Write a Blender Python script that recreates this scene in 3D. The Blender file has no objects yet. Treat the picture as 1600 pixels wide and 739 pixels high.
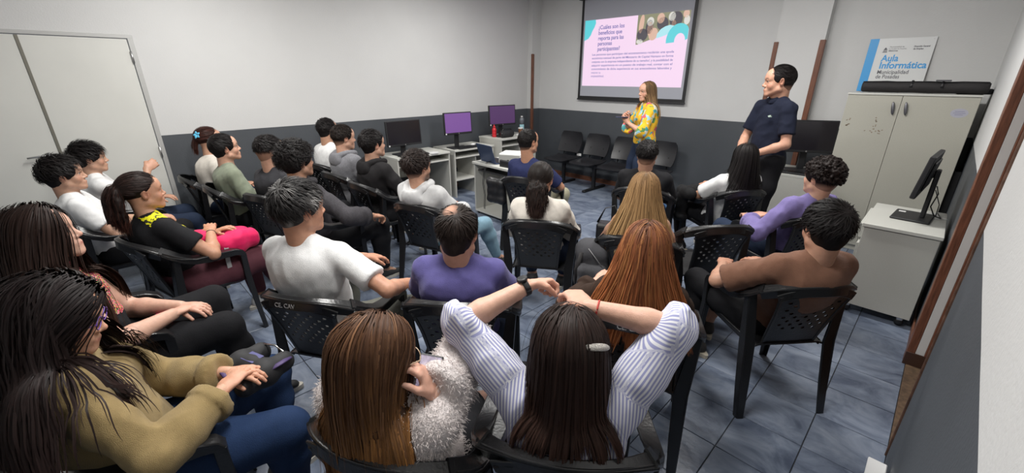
import bpy, math, random
import numpy as np
from mathutils import Vector, Matrix, Euler

# ------------------------------------------------------------------ camera, world, light, exposure
S = bpy.context.scene
COL = S.collection
CAM_H = 1.70
cam = bpy.data.cameras.new('camera'); camo = bpy.data.objects.new('camera', cam); COL.objects.link(camo)
cam.sensor_width = 36.0; cam.sensor_fit = 'HORIZONTAL'; cam.lens = 652.0/1600*36; cam.clip_start = 0.02
camo.location = (0, 0, CAM_H); camo.rotation_euler = (math.radians(90-21.055), 0, math.radians(45.4))
S.camera = camo
w = bpy.data.worlds.new('world'); S.world = w; w.use_nodes = True
w.node_tree.nodes['Background'].inputs[0].default_value = (0.75, 0.8, 0.9, 1)
w.node_tree.nodes['Background'].inputs[1].default_value = 0.25
S.view_settings.view_transform = 'Standard'; S.view_settings.look = 'None'
S.view_settings.exposure = 0.0; S.view_settings.gamma = 1.0
try: S.view_settings.use_curve_mapping = False
except Exception: pass
LAMP_POWER = 62.0
CEIL_Z = 3.0
LAMPS = [(-1.35, 3.55), (-3.7, 3.55), (-1.35, 0.9), (-3.7, 0.9)]
for i, (lx, ly) in enumerate(LAMPS):
    l = bpy.data.lights.new('ceiling_lamp_light', 'AREA'); l.shape = 'RECTANGLE'; l.size = 1.15; l.size_y = 0.28
    l.energy = LAMP_POWER*(0.75 if lx < -2 and ly > 2 else 1.0); l.color = (1.0, 0.985, 0.95)
    lo = bpy.data.objects.new('ceiling_lamp_light', l); lo.location = (lx, ly, CEIL_Z-0.085); COL.objects.link(lo)

# ------------------------------------------------------------------ materials
MATS = {}
def nt(m): return m.node_tree.nodes, m.node_tree.links
def mat(name, col=(0.5,0.5,0.5), rough=0.6, metal=0.0, spec=0.5, attr=False, noise=0.0, nscale=20, bump=0.0, bscale=60, sheen=0.0, emit=None, coat=0.0, stretch=None, ndetail=3, sss=0.0):
    if name in MATS: return MATS[name]
    m = bpy.data.materials.new(name); m.use_nodes = True; N, L = nt(m); b = N['Principled BSDF']
    b.inputs['Roughness'].default_value = rough; b.inputs['Metallic'].default_value = metal
    b.inputs['Specular IOR Level'].default_value = spec
    if sheen: b.inputs['Sheen Weight'].default_value = sheen
    if coat: b.inputs['Coat Weight'].default_value = coat
    if sss:
        b.inputs['Subsurface Weight'].default_value = sss; b.inputs['Subsurface Scale'].default_value = 0.01
        b.inputs['Subsurface Radius'].default_value = (1.0, 0.35, 0.2)
    tc = N.new('ShaderNodeTexCoord'); mp = N.new('ShaderNodeMapping'); L.new(tc.outputs['Object'], mp.inputs[0])
    if stretch: mp.inputs['Scale'].default_value = stretch
    if attr:
        a = N.new('ShaderNodeAttribute'); a.attribute_name = 'Col'; src = a.outputs['Color']
    else:
        r = N.new('ShaderNodeRGB'); r.outputs[0].default_value = (*col, 1); src = r.outputs[0]
    n = N.new('ShaderNodeTexNoise'); n.inputs['Scale'].default_value = nscale; n.inputs['Detail'].default_value = ndetail
    L.new(mp.outputs[0], n.inputs['Vector'])
    mr = N.new('ShaderNodeMapRange'); mr.inputs[1].default_value = 0.3; mr.inputs[2].default_value = 0.7
    mr.inputs[3].default_value = 1-noise; mr.inputs[4].default_value = 1+noise; L.new(n.outputs['Fac'], mr.inputs[0])
    mx = N.new('ShaderNodeVectorMath'); mx.operation = 'SCALE'; L.new(src, mx.inputs[0]); L.new(mr.outputs[0], mx.inputs['Scale'])
    L.new(mx.outputs[0], b.inputs['Base Color'])
    if bump:
        n2 = N.new('ShaderNodeTexNoise'); n2.inputs['Scale'].default_value = bscale; n2.inputs['Detail'].default_value = 4; L.new(mp.outputs[0], n2.inputs['Vector'])
        bu = N.new('ShaderNodeBump'); bu.inputs['Strength'].default_value = bump; bu.inputs['Distance'].default_value = 0.01
        L.new(n2.outputs['Fac'], bu.inputs['Height']); L.new(bu.outputs[0], b.inputs['Normal'])
    if emit:
        b.inputs['Emission Color'].default_value = (*emit[0], 1); b.inputs['Emission Strength'].default_value = emit[1]
    MATS[name] = m; return m

def wall_mat(name, low, high, h, sharp=True):
    """painted wall: dark wainscot paint below h, off-white above (world z)"""
    m = bpy.data.materials.new(name); m.use_nodes = True; N, L = nt(m); b = N['Principled BSDF']
    g = N.new('ShaderNodeNewGeometry'); sx = N.new('ShaderNodeSeparateXYZ'); L.new(g.outputs['Position'], sx.inputs[0])
    nw = N.new('ShaderNodeTexNoise'); nw.inputs['Scale'].default_value = 3; L.new(g.outputs['Position'], nw.inputs['Vector'])
    ad = N.new('ShaderNodeMath'); ad.operation = 'MULTIPLY_ADD'; L.new(nw.outputs['Fac'], ad.inputs[0]); ad.inputs[1].default_value = 0.006; L.new(sx.outputs['Z'], ad.inputs[2])
    gt = N.new('ShaderNodeMath'); gt.operation = 'GREATER_THAN'; L.new(ad.outputs[0], gt.inputs[0]); gt.inputs[1].default_value = h+0.003
    n = N.new('ShaderNodeTexNoise'); n.inputs['Scale'].default_value = 2.2; n.inputs['Detail'].default_value = 6; L.new(g.outputs['Position'], n.inputs['Vector'])
    r1 = N.new('ShaderNodeMix'); r1.data_type = 'RGBA'; r1.inputs[6].default_value = (*[c*0.82 for c in low], 1); r1.inputs[7].default_value = (*[c*1.2 for c in low], 1); L.new(n.outputs['Fac'], r1.inputs[0])
    r2 = N.new('ShaderNodeMix'); r2.data_type = 'RGBA'; r2.inputs[6].default_value = (*[c*0.95 for c in high], 1); r2.inputs[7].default_value = (*[c*1.04 for c in high], 1); L.new(n.outputs['Fac'], r2.inputs[0])
    mx = N.new('ShaderNodeMix'); mx.data_type = 'RGBA'; L.new(gt.outputs[0], mx.inputs[0]); L.new(r1.outputs[2], mx.inputs[6]); L.new(r2.outputs[2], mx.inputs[7]); L.new(mx.outputs[2], b.inputs['Base Color'])
    b.inputs['Roughness'].default_value = 0.55
    n3 = N.new('ShaderNodeTexNoise'); n3.inputs['Scale'].default_value = 90; n3.inputs['Detail'].default_value = 3; L.new(g.outputs['Position'], n3.inputs['Vector'])
    bu = N.new('ShaderNodeBump'); bu.inputs['Strength'].default_value = 0.25; bu.inputs['Distance'].default_value = 0.004; L.new(n3.outputs['Fac'], bu.inputs['Height']); L.new(bu.outputs[0], b.inputs['Normal'])
    MATS[name] = m; return m

# ------------------------------------------------------------------ object helpers
def base_name(n): return n
def link_mesh(name, me, material, parent=None, smooth=False):
    o = bpy.data.objects.new(name, me); COL.objects.link(o)
    if material is not None:
        for m in (material if isinstance(material, (list, tuple)) else [material]): me.materials.append(m)
    if smooth: me.polygons.foreach_set('use_smooth', [True]*len(me.polygons))
    if parent is not None: o.parent = parent
    return o
class MB:
    """collects shapes and links them as ONE mesh object"""
    def __init__(s): s.v = []; s.f = []
    def add(s, vs, fs):
        k = len(s.v); s.v += [tuple(p) for p in vs]; s.f += [tuple(i+k for i in f) for f in fs]; return s
    def box(s, lo, hi, bevel=0.0, M=None):
        x0,y0,z0 = lo; x1,y1,z1 = hi
        if bevel <= 0:
            vs = [(x0,y0,z0),(x1,y0,z0),(x1,y1,z0),(x0,y1,z0),(x0,y0,z1),(x1,y0,z1),(x1,y1,z1),(x0,y1,z1)]
            fs = [(0,3,2,1),(4,5,6,7),(0,1,5,4),(1,2,6,5),(2,3,7,6),(3,0,4,7)]
        else:
            b = min(bevel, (x1-x0)/2.01, (y1-y0)/2.01, (z1-z0)/2.01); vs = []; fs = []
            # chamfered box: 24 verts
            def corner(sx, sy, sz):
                cx, cy, cz = (x1 if sx else x0), (y1 if sy else y0), (z1 if sz else z0)
                dx, dy, dz = (-b if sx else b), (-b if sy else b), (-b if sz else b)
                i = len(vs); vs.extend([(cx, cy+dy, cz+dz), (cx+dx, cy, cz+dz), (cx+dx, cy+dy, cz)]); return i
            c = {(a,d,e): corner(a,d,e) for a in (0,1) for d in (0,1) for e in (0,1)}
            q = lambda k, ax: c[k]+ax
            for sgn in (0,1):
                fx = [q((sgn,0,0),0), q((sgn,1,0),0), q((sgn,1,1),0), q((sgn,0,1),0)]
                fy = [q((0,sgn,0),1), q((1,sgn,0),1), q((1,sgn,1),1), q((0,sgn,1),1)]
                fz = [q((0,0,sgn),2), q((1,0,sgn),2), q((1,1,sgn),2), q((0,1,sgn),2)]
                fs.append(tuple(fx) if sgn else tuple(fx[::-1])); fs.append(tuple(fy[::-1]) if sgn else tuple(fy)); fs.append(tuple(fz) if sgn else tuple(fz[::-1]))
            for a in (0,1):
                for d in (0,1):
                    fs.append((q((a,d,0),0), q((a,d,0),1), q((a,d,1),1), q((a,d,1),0)))
                    fs.append((q((a,0,d),0), q((a,0,d),2), q((a,1,d),2), q((a,1,d),0)))
                    fs.append((q((0,a,d),1), q((0,a,d),2), q((1,a,d),2), q((1,a,d),1)))
            for k in c: fs.append((c[k], c[k]+1, c[k]+2))
        if M is not None: vs = [tuple(M @ Vector(p)) for p in vs]
        return s.add(vs, fs)
    def tube(s, pts, r, n=8, caps=True, flat=1.0, up=None):
        """swept tube, r = number or list; flat squashes along the local 'up' axis"""
        P = [Vector(p) for p in pts]; R = r if isinstance(r, (list, tuple)) else [r]*len(P); vs = []; fs = []
        for i, p in enumerate(P):
            t = (P[min(i+1, len(P)-1)]-P[max(i-1, 0)]).normalized()
            u0 = Vector(up) if up is not None else (Vector((0,0,1)) if abs(t.z) < 0.9 else Vector((0,1,0)))
            a = t.cross(u0).normalized(); c = a.cross(t).normalized()
            for k in range(n):
                th = 2*math.pi*k/n; vs.append(p + a*math.cos(th)*R[i] + c*math.sin(th)*R[i]*flat)
        for i in range(len(P)-1):
            for k in range(n):
                a0 = i*n+k; a1 = i*n+(k+1) % n; fs.append((a0, a1, a1+n, a0+n))
        if caps: fs.append(tuple(range(n-1, -1, -1))); fs.append(tuple((len(P)-1)*n+k for k in range(n)))
        return s.add(vs, fs)
    def band(s, pts, ups, hw, ht):
        """swept rectangular band; ups = local normal per point; hw, ht half width / thickness lists"""
        P = [Vector(p) for p in pts]; n = len(P); vs = []; fs = []
        for i, p in enumerate(P):
            t = (P[min(i+1, n-1)]-P[max(i-1, 0)]).normalized(); u = Vector(ups[i]); a = t.cross(u).normalized(); u = a.cross(t).normalized()
            A = hw[i] if isinstance(hw, (list, tuple)) else hw; B = ht[i] if isinstance(ht, (list, tuple)) else ht
            b = min(A, B)*0.5
            for (x, y) in ((-A+b,-B),(A-b,-B),(A,-B+b),(A,B-b),(A-b,B),(-A+b,B),(-A,B-b),(-A,-B+b)): vs.append(p+a*x+u*y)
        for i in range(n-1):
            for k in range(8):
                a0 = i*8+k; a1 = i*8+(k+1) % 8; fs.append((a0, a1, a1+8, a0+8))
        fs.append(tuple(range(7,-1,-1))); fs.append(tuple((n-1)*8+k for k in range(8)))
        return s.add(vs, fs)
    def lathe(s, prof, n=20, c=(0,0,0), M=None):
        vs = []; fs = []
        for (r, z) in prof:
            for k in range(n): vs.append((r*math.cos(2*math.pi*k/n), r*math.sin(2*math.pi*k/n), z))
        for i in range(len(prof)-1):
            for k in range(n):
                a0 = i*n+k; a1 = i*n+(k+1) % n; fs.append((a0, a1, a1+n, a0+n))
        fs.append(tuple(range(n-1,-1,-1))); fs.append(tuple((len(prof)-1)*n+k for k in range(n)))
        vs = [Vector(p) for p in vs]
        if M is not None: vs = [M @ p for p in vs]
        return s.add([p+Vector(c) for p in vs], fs)
    def prism(s, poly, z0, z1, M=None):
        n = len(poly); vs = [Vector((x,y,z0)) for x,y in poly]+[Vector((x,y,z1)) for x,y in poly]
        if M is not None: vs = [M @ p for p in vs]
        fs = [tuple(range(n-1,-1,-1)), tuple(range(n,2*n))]+[(i,(i+1) % n,(i+1) % n+n,i+n) for i in range(n)]
        return s.add(vs, fs)
    def mesh(s, name):
        me = bpy.data.meshes.new(name); me.from_pydata([tuple(p) for p in s.v], [], s.f); me.update(); return me
    def build(s, name, m, parent=None, smooth=False):
        o = link_mesh(name, s.mesh(name), m, parent, smooth)
        if smooth == 'auto':
            o.data.polygons.foreach_set('use_smooth', [True]*len(o.data.polygons))
            try: o.data.set_sharp_from_angle(angle=math.radians(38))
            except Exception: pass
        return o
def empty(name, loc=(0,0,0), rz=0.0):
    o = bpy.data.objects.new(name, None); COL.objects.link(o); o.location = loc; o.rotation_euler = (0,0,rz); o.empty_display_size = 0.1; return o
def tag(o, label, cat, group=None):
    o['label'] = label; o['category'] = cat
    if group: o['group'] = group
    return o
def struct(o): o['kind'] = 'structure'; return o
def copy_tree(o, parent=None):
    c = o.copy(); COL.objects.link(c)
    if parent is not None: c.parent = parent
    for ch in [x for x in bpy.data.objects if x.parent == o]: copy_tree(ch, c)
    return c
def text_mesh(name, body, size, M, m, parent=None, extrude=0.0004, align='LEFT', bold=0.0, shear=0.0, width=None):
    c = bpy.data.curves.new(name, 'FONT'); c.body = body; c.size = size; c.extrude = extrude; c.align_x = align; c.offset = bold; c.shear = shear; c.resolution_u = 3
    t = bpy.data.objects.new(name, c); COL.objects.link(t)
    dg = bpy.context.evaluated_depsgraph_get(); me = bpy.data.meshes.new_from_object(t.evaluated_get(dg))
    bpy.data.objects.remove(t)
    if width:
        xs = [v.co.x for v in me.vertices]
        if xs:
            k = width/(max(xs)-min(xs)+1e-9)
            for v in me.vertices: v.co.x *= k
    me.transform(M); me.materials.clear()
    return link_mesh(name, me, m, parent)

# ------------------------------------------------------------------ signed distance fields -> meshes (surface nets)
class SDF:
    def __init__(s, lo, hi, res):
        s.lo = np.array(lo, float); s.res = res
        s.n = np.maximum(4, np.ceil((np.array(hi)-s.lo)/res).astype(int)+1)
        s.D = np.full(s.n, 1.0, np.float32)
        s.ax = [s.lo[i]+np.arange(s.n[i])*res for i in range(3)]
    def sub(s, lo, hi, mg):
        a = np.floor((np.array(lo)-mg-s.lo)/s.res).astype(int); b = np.ceil((np.array(hi)+mg-s.lo)/s.res).astype(int)+1
        a = np.clip(a, 0, s.n); b = np.clip(b, 0, s.n)
        if np.any(b <= a): return None
        sl = tuple(slice(a[i], b[i]) for i in range(3))
        X = [s.ax[i][sl[i]].astype(np.float32) for i in range(3)]
        return sl, X[0][:,None,None], X[1][None,:,None], X[2][None,None,:]
    def mix(s, sl, d, k, op):
        D = s.D[sl]
        if op == 'add':
            if k > 0:
                h = np.maximum(k-np.abs(D-d), 0)/k; s.D[sl] = np.minimum(D, d)-h*h*k*0.25
            else: s.D[sl] = np.minimum(D, d)
        elif op == 'cut':
            d = -d
            if k > 0:
                h = np.maximum(k-np.abs(D-d), 0)/k; s.D[sl] = np.maximum(D, d)+h*h*k*0.25
            else: s.D[sl] = np.maximum(D, d)
    def cap(s, a, b, ra, rb, k=0.02, op='add', flat=None, end=False, start=False):
        a = np.array(a, float); b = np.array(b, float); r = max(ra, rb)
        q = s.sub(np.minimum(a, b)-r, np.maximum(a, b)+r, k+2*s.res+0.004)
        if q is None: return
        sl, X, Y, Z = q; ab = b-a; L2 = ab@ab+1e-12; L = math.sqrt(L2)
        px, py, pz = X-a[0], Y-a[1], Z-a[2]
        tt = (px*ab[0]+py*ab[1]+pz*ab[2])/L2; t = np.clip(tt, 0, 1)
        dx, dy, dz = px-t*ab[0], py-t*ab[1], pz-t*ab[2]
        if flat is not None:
            n, kf = np.array(flat[0], float), flat[1]; n = n/np.linalg.norm(n); dn = (dx*n[0]+dy*n[1]+dz*n[2])*(kf-1)
            dx = dx+dn*n[0]; dy = dy+dn*n[1]; dz = dz+dn*n[2]
        d = np.sqrt(dx*dx+dy*dy+dz*dz)-(ra+(rb-ra)*t)
        if end: d = np.maximum(d, (tt-1)*L)
        if start: d = np.maximum(d, -tt*L)
        s.mix(sl, d.astype(np.float32), k, op)
    def ell(s, c, r, R=None, k=0.02, op='add'):
        c = np.array(c, float); r = np.array(r, float); m = r.max()
        q = s.sub(c-m, c+m, k+2*s.res+0.004)
        if q is None: return
        sl, X, Y, Z = q; px, py, pz = X-c[0], Y-c[1], Z-c[2]
        if R is not None:
            R = np.array(R); px, py, pz = (px*R[0,0]+py*R[1,0]+pz*R[2,0], px*R[0,1]+py*R[1,1]+pz*R[2,1], px*R[0,2]+py*R[1,2]+pz*R[2,2])
        k0 = np.sqrt((px/r[0])**2+(py/r[1])**2+(pz/r[2])**2)+1e-9
        k1 = np.sqrt((px/r[0]**2)**2+(py/r[1]**2)**2+(pz/r[2]**2)**2)+1e-9
        s.mix(sl, (k0*(k0-1)/k1).astype(np.float32), k, op)
    def plane_cut(s, p, n, k=0.0, lo=None, hi=None):
        """removes everything on the side n points to"""
        p = np.array(p, float); n = np.array(n, float); n = n/np.linalg.norm(n)
        q = s.sub(s.lo if lo is None else lo, s.lo+s.n*s.res if hi is None else hi, 0); 
        if q is None: return
        sl, X, Y, Z = q
        d = -((X-p[0])*n[0]+(Y-p[1])*n[1]+(Z-p[2])*n[2]); s.mix(sl, d.astype(np.float32), k, 'cut')
    def mesh(s):
        D = s.D; ins = D < 0; n = s.n
        c = np.zeros(tuple(n-1), np.int8)
        for i in (0,1):
            for j in (0,1):
                for k in (0,1): c += ins[i:n[0]-1+i, j:n[1]-1+j, k:n[2]-1+k]
        act = (c > 0) & (c < 8); I = np.argwhere(act); idx = np.full(act.shape, -1, np.int64); idx[act] = np.arange(len(I))
        if len(I) == 0: return np.zeros((0,3)), np.zeros((0,4), int)
        P = np.zeros((len(I), 3)); cnt = np.zeros(len(I))
        for ax in range(3):
            o1, o2 = [a for a in range(3) if a != ax]
            for i in (0,1):
                for j in (0,1):
                    A = I.copy(); A[:,o1] += i; A[:,o2] += j; B = A.copy(); B[:,ax] += 1
                    da = D[A[:,0],A[:,1],A[:,2]]; db = D[B[:,0],B[:,1],B[:,2]]; m = (da < 0) != (db < 0)
                    t = np.where(m, da/(da-db+1e-12), 0); Q = A.astype(float); Q[:,ax] += t
                    P[m] += Q[m]; cnt[m] += 1
        P = s.lo + P/cnt[:,None]*s.res; F = []
        for ax in range(3):
            o1, o2 = [(1,2),(2,0),(0,1)][ax]
            sa = [slice(1, n[i]-1) for i in range(3)]; sa[ax] = slice(0, n[ax]-1); sb = list(sa); sb[ax] = slice(1, n[ax])
            a = ins[tuple(sa)]; b = ins[tuple(sb)]; E = np.argwhere(a != b)
            if len(E) == 0: continue
            sgn = a[E[:,0],E[:,1],E[:,2]]; off = np.array([1,1,1]); off[ax] = 0; E = E+off
            def at(d1, d2):
                G = E.copy(); G[:,o1] -= d1; G[:,o2] -= d2; return idx[G[:,0],G[:,1],G[:,2]]
            q = np.stack([at(1,1), at(0,1), at(0,0), at(1,0)], 1); q[~sgn] = q[~sgn][:, ::-1]; F.append(q)
        F = np.concatenate(F) if F else np.zeros((0,4), int); F = F[(F >= 0).all(1)]
        return P, F
def vf_mesh(name, V, F, cols=None, smooth=True, extra=None):
    """numpy verts + list of face arrays (same arity each) -> mesh"""
    me = bpy.data.meshes.new(name); Fs = F if isinstance(F, list) else [F]; Fs = [f for f in Fs if len(f)]
    me.vertices.add(len(V)); me.vertices.foreach_set('co', np.asarray(V, np.float32).ravel())
    nl = sum(f.size for f in Fs); nf = sum(len(f) for f in Fs); me.loops.add(nl); me.polygons.add(nf)
    me.loops.foreach_set('vertex_index', np.concatenate([f.ravel() for f in Fs]).astype(np.int32))
    tot = np.concatenate([np.full(len(f), f.shape[1]) for f in Fs]).astype(np.int32); st = np.concatenate([[0], np.cumsum(tot)[:-1]]).astype(np.int32)
    me.polygons.foreach_set('loop_start', st); me.polygons.foreach_set('loop_total', tot)
    me.polygons.foreach_set('use_smooth', np.full(nf, smooth)); me.update(calc_edges=True)
    if cols is not None:
        a = me.color_attributes.new('Col', 'FLOAT_COLOR', 'POINT'); c4 = np.ones((len(V), 4), np.float32); c4[:, :3] = cols; a.data.foreach_set('color', c4.ravel())
    if extra:
        for k, arr in extra.items():
            a = me.attributes.new(k, 'FLOAT', 'POINT'); a.data.foreach_set('value', np.asarray(arr, np.float32))
    me.validate(); return me
def scat(ix, val, n): return np.stack([np.bincount(ix, weights=val[:,k], minlength=n) for k in range(val.shape[1])], 1)
def normals(V, F):
    t = V[F[:,2]]-V[F[:,0]]; u = V[F[:,3]]-V[F[:,1]]; fn = np.cross(t, u); N = np.zeros_like(V)
    for i in range(4): N += scat(F[:,i], fn, len(V))
    return N/(np.linalg.norm(N, axis=1)[:,None]+1e-9)
def smooth_vf(V, F, it=1, lam=0.5):
    n = len(V); src = np.concatenate([F.ravel(), np.roll(F, -1, 1).ravel()]); dst = np.concatenate([np.roll(F, -1, 1).ravel(), F.ravel()])
    c = np.maximum(np.bincount(dst, minlength=n), 1)[:,None]
    for _ in range(it): V = V+(scat(dst, V[src], n)/c-V)*lam
    return V
def wob(P, seed, freq, n=6):
    """smooth pseudo noise in [-1,1]"""
    r = np.random.RandomState(seed); out = np.zeros(len(P)); Q = P.copy()
    for i in range(n):
        d = r.normal(size=3); d /= np.linalg.norm(d); f = freq*(0.6+r.rand()*1.2); ph = r.rand()*6.28
        w = np.sin(Q@d*f+ph); out += w; Q = Q+0.25/freq*np.outer(w, r.normal(size=3))
    return out/n
# ------------------------------------------------------------------ people
def rotz(a): c, s = math.cos(a), math.sin(a); return np.array([[c,-s,0],[s,c,0],[0,0,1.0]])
def rotx(a): c, s = math.cos(a), math.sin(a); return np.array([[1.0,0,0],[0,c,-s],[0,s,c]])
def roty(a): c, s = math.cos(a), math.sin(a); return np.array([[c,0,s],[0,1.0,0],[-s,0,c]])
def unit(v): v = np.array(v, float); return v/(np.linalg.norm(v)+1e-12)
def ik(Sh, T, l1, l2, pole):
    d = T-Sh; L = np.linalg.norm(d); mx = (l1+l2)*0.985
    if L > mx: T = Sh+d/L*mx; d = T-Sh; L = mx
    if L < abs(l1-l2)+0.03: L = abs(l1-l2)+0.03; d = unit(d)*L; T = Sh+d
    u = d/L; a = (l1*l1-l2*l2+L*L)/(2*L); h = math.sqrt(max(l1*l1-a*a, 0)); p = np.array(pole, float); p = p-u*(p@u); p = unit(p)
    return Sh+u*a+p*h, T
HR = math.radians
def rig(sp):
    """joints of the figure in its own frame: +Y forward, +X its right hand, origin on the floor"""
    k = sp.get('scale', 1.0); fem = sp.get('sex', 'm') == 'f'; J = {'k': k, 'fem': fem}
    stand = sp.get('stand', False); a = HR(sp.get('lean', 12)+(0 if stand else 9)); side = HR(sp.get('side', 0))
    J['P'] = np.array([0, sp.get('slide', -0.045), 0.485]) if not stand else np.array([0, 0, 0.93*k])
    u = np.array([math.sin(side), -math.sin(a)*math.cos(side), math.cos(a)*math.cos(side)]); f = unit(np.array([0, math.cos(a), math.sin(a)])); x = np.cross(f, u)
    J['u'], J['f'], J['x'] = u, f, x
    P = J['P']; L = (0.50 if stand else 0.455)*k*(0.96 if fem else 1.0); slump = sp.get('slump', 0.02)
    J['L'] = L; J['C'] = P+u*L*0.62+f*0.0; J['N'] = P+u*L+f*slump
    sw = (0.133 if fem else 0.153)*k*sp.get('wide', 1.0); J['sw'] = sw; shr = sp.get('shrug', 0.0); fw = sp.get('shfwd', 0.02)
    for s, n in ((-1, 'L'), (1, 'R')): J['S'+n] = P+u*(L*0.86+shr)+x*s*sw+f*(slump*0.6+fw)
    hy = sp.get('neckfwd', 0.035); hl = np.array([0, -math.sin(a*0.35), math.cos(a*0.35)])
    J['H'] = J['N']+hl*sp.get('neck', 0.142 if stand else 0.152)*k+np.array([0, hy, 0]) + np.array(sp.get('headoff', (0,0,0)), float)
    J['HR'] = rotz(HR(sp.get('hyaw', 0)))@rotx(-HR(sp.get('hpitch', 0)))@roty(HR(sp.get('hroll', 0)))
    J['hk'] = k*(0.965 if fem else 1.0)*sp.get('hscale', 1.0)
    return J
def place(sp):
    J = rig(sp); h = HR(sp['face']); R = rotz(h)
    o = np.array([sp['at'][0], sp['at'][1], 0.0])
    return J, R, o
def limbs(sp, J, R, o):
    k = J['k']
    for s, n in ((-1, 'L'), (1, 'R')):
        t = sp.get('hand'+n, (s*0.07, 0.20, 0.64))
        if t[0] == 'w': t = R.T@(np.array(t[1:], float)-o)
        elif t[0] == 'h': t = J['H']+J['HR']@np.array(t[1:], float)
        t = np.array(t, float); pole = sp.get('pole'+n, (s*0.75, -0.45, -0.55))
        J['E'+n], J['W'+n] = ik(J['S'+n], t, 0.285*k, 0.25*k, pole)
        hip = J['P']+np.array([s*0.09*k, 0.02, -0.02]); J['Hip'+n] = hip
        if sp.get('stand'): ft = sp.get('foot'+n, (s*0.11, 0.02, 0.085)); pk = (s*0.1, 1, 0)
        else: ft = sp.get('foot'+n, (s*0.13, 0.36, 0.085)); pk = sp.get('kpole'+n, (s*0.25, 0.6, 1))
        if ft[0] == 'w': ft = R.T@(np.array(ft[1:], float)-o)
        J['K'+n], J['A'+n] = ik(hip, np.array(ft, float), 0.425*k, 0.42*k, pk)
        J['toe'+n] = unit(np.array(sp.get('toe'+n, (s*0.25, 1, 0)), float))
def torso_prims(F, J, e, sp, neck=False, tight=1.0):
    P, u, f, x, L, k = J['P'], J['u'], J['f'], J['x'], J['L'], J['k']; g = sp.get('girth', 1.0)*k; fem = J['fem']; wd = sp.get('wide', 1)
    R = np.stack([x, f, u], 1)
    if not sp.get('stand'): F.ell(P+f*0.005+u*-0.005, ((0.160 if fem else 0.152)*g+e, 0.108*g+e, 0.105+e), R, 0.04)
    else: F.ell(P-np.array([0,0.005,0]), ((0.158 if fem else 0.15)*g+e, 0.108*g+e, 0.13+e), R, 0.05)
    F.ell(P+u*L*0.30+f*0.012, ((0.122 if fem else 0.135)*g+e, 0.098*g+e, 0.15*k+e), R, 0.06)
    F.ell(J['C']-f*0.008, ((0.132 if fem else 0.150)*wd*k*(0.5+0.5*sp.get('girth',1))+e, 0.100*k*(0.6+0.4*sp.get('girth',1))+e, 0.15*k+e), R, 0.06)
    F.ell(P+u*L*0.80-f*0.012, ((0.132 if fem else 0.152)*k*wd+e*0.8, 0.074*k+e*0.8, 0.078*k+e*0.6), R, 0.05)
    if fem:
        for s in (-1, 1): F.ell(J['C']+x*s*0.066*k+f*0.078*k+u*0.008, (0.058*k+e*0.5, 0.048*k+e*0.5, 0.056*k+e*0.5), R, 0.035)
    Nb = J['N']
    for n in 'LR':
        F.cap(J['S'+n], J['S'+n]*0.35+Nb*0.65-u*0.015, 0.038*k*(0.9 if fem else 1.0)+e*0.8, 0.040*k+e*0.8, 0.04)
        F.cap(J['S'+n]*0.5+Nb*0.5+u*0.0, Nb+(J['H']-Nb)*0.22, 0.024*k+e*0.6, 0.030*k+e*0.2, 0.035)
def arm_prims(F, J, n, e, t_end=2.0, ef=None, sp={}):
    """t_end: 0..1 upper arm, 1..2 forearm; sleeves end flat there"""
    k = J['k']*(0.9 if J['fem'] else 1.0)*sp.get('armk', 1.0); ef = e if ef is None else ef; Sh, E, W = J['S'+n], J['E'+n], J['W'+n]
    if t_end <= 1:
        F.cap(Sh, Sh+(E-Sh)*t_end, 0.043*k+e, (0.045*k+(ef))*(1-t_end)+(0.040*k+ef)*t_end, 0.03, end=True)
    else:
        F.cap(Sh, Sh+(E-Sh)*0.45, 0.044*k+e, 0.043*k+e, 0.04); F.cap(Sh+(E-Sh)*0.4, E, 0.044*k+e, 0.036*k+e, 0.02)
        t = min(t_end-1, 1); Q = E+(W-E)*t; r2 = 0.038*k*(1-t)+0.0250*k*t
        if t > 0.35: F.cap(E, E+(W-E)*0.3, 0.035*k+ef, 0.038*k+ef, 0.02)
        F.cap(E+(W-E)*min(0.3, t*0.5), Q, 0.038*k+ef, r2+ef, 0.015, end=(t_end < 1.99 or e > 0))
def leg_prims(F, J, n, e, t_end=2.0, sp={}):
    k = J['k']; g = sp.get('legk', 1.0); H, K, A = J['Hip'+n], J['K'+n], J['A'+n]
    F.cap(H, H+(K-H)*0.5, 0.088*k*g+e, 0.076*k*g+e, 0.05); F.cap(H+(K-H)*0.5, K, 0.076*k*g+e, 0.057*k*g+e, 0.04)
    if t_end > 1:
        t = min(t_end-1, 1); F.cap(K, K+(A-K)*0.3*min(1,t/0.3), 0.055*k+e, 0.056*k+e, 0.03)
        if t > 0.3: F.cap(K+(A-K)*0.3, K+(A-K)*t, 0.056*k+e, (0.056*(1-t)+0.036*t)*k+e, 0.03, end=(e > 0))
def body_bounds(J, m=0.13, keys=None):
    pts = [J[q] for q in (keys or [q for q in J if isinstance(J[q], np.ndarray) and J[q].shape == (3,) and q not in ('u','f','x','toeL','toeR')])]
    P = np.array(pts); return P.min(0)-m, P.max(0)+m
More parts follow.
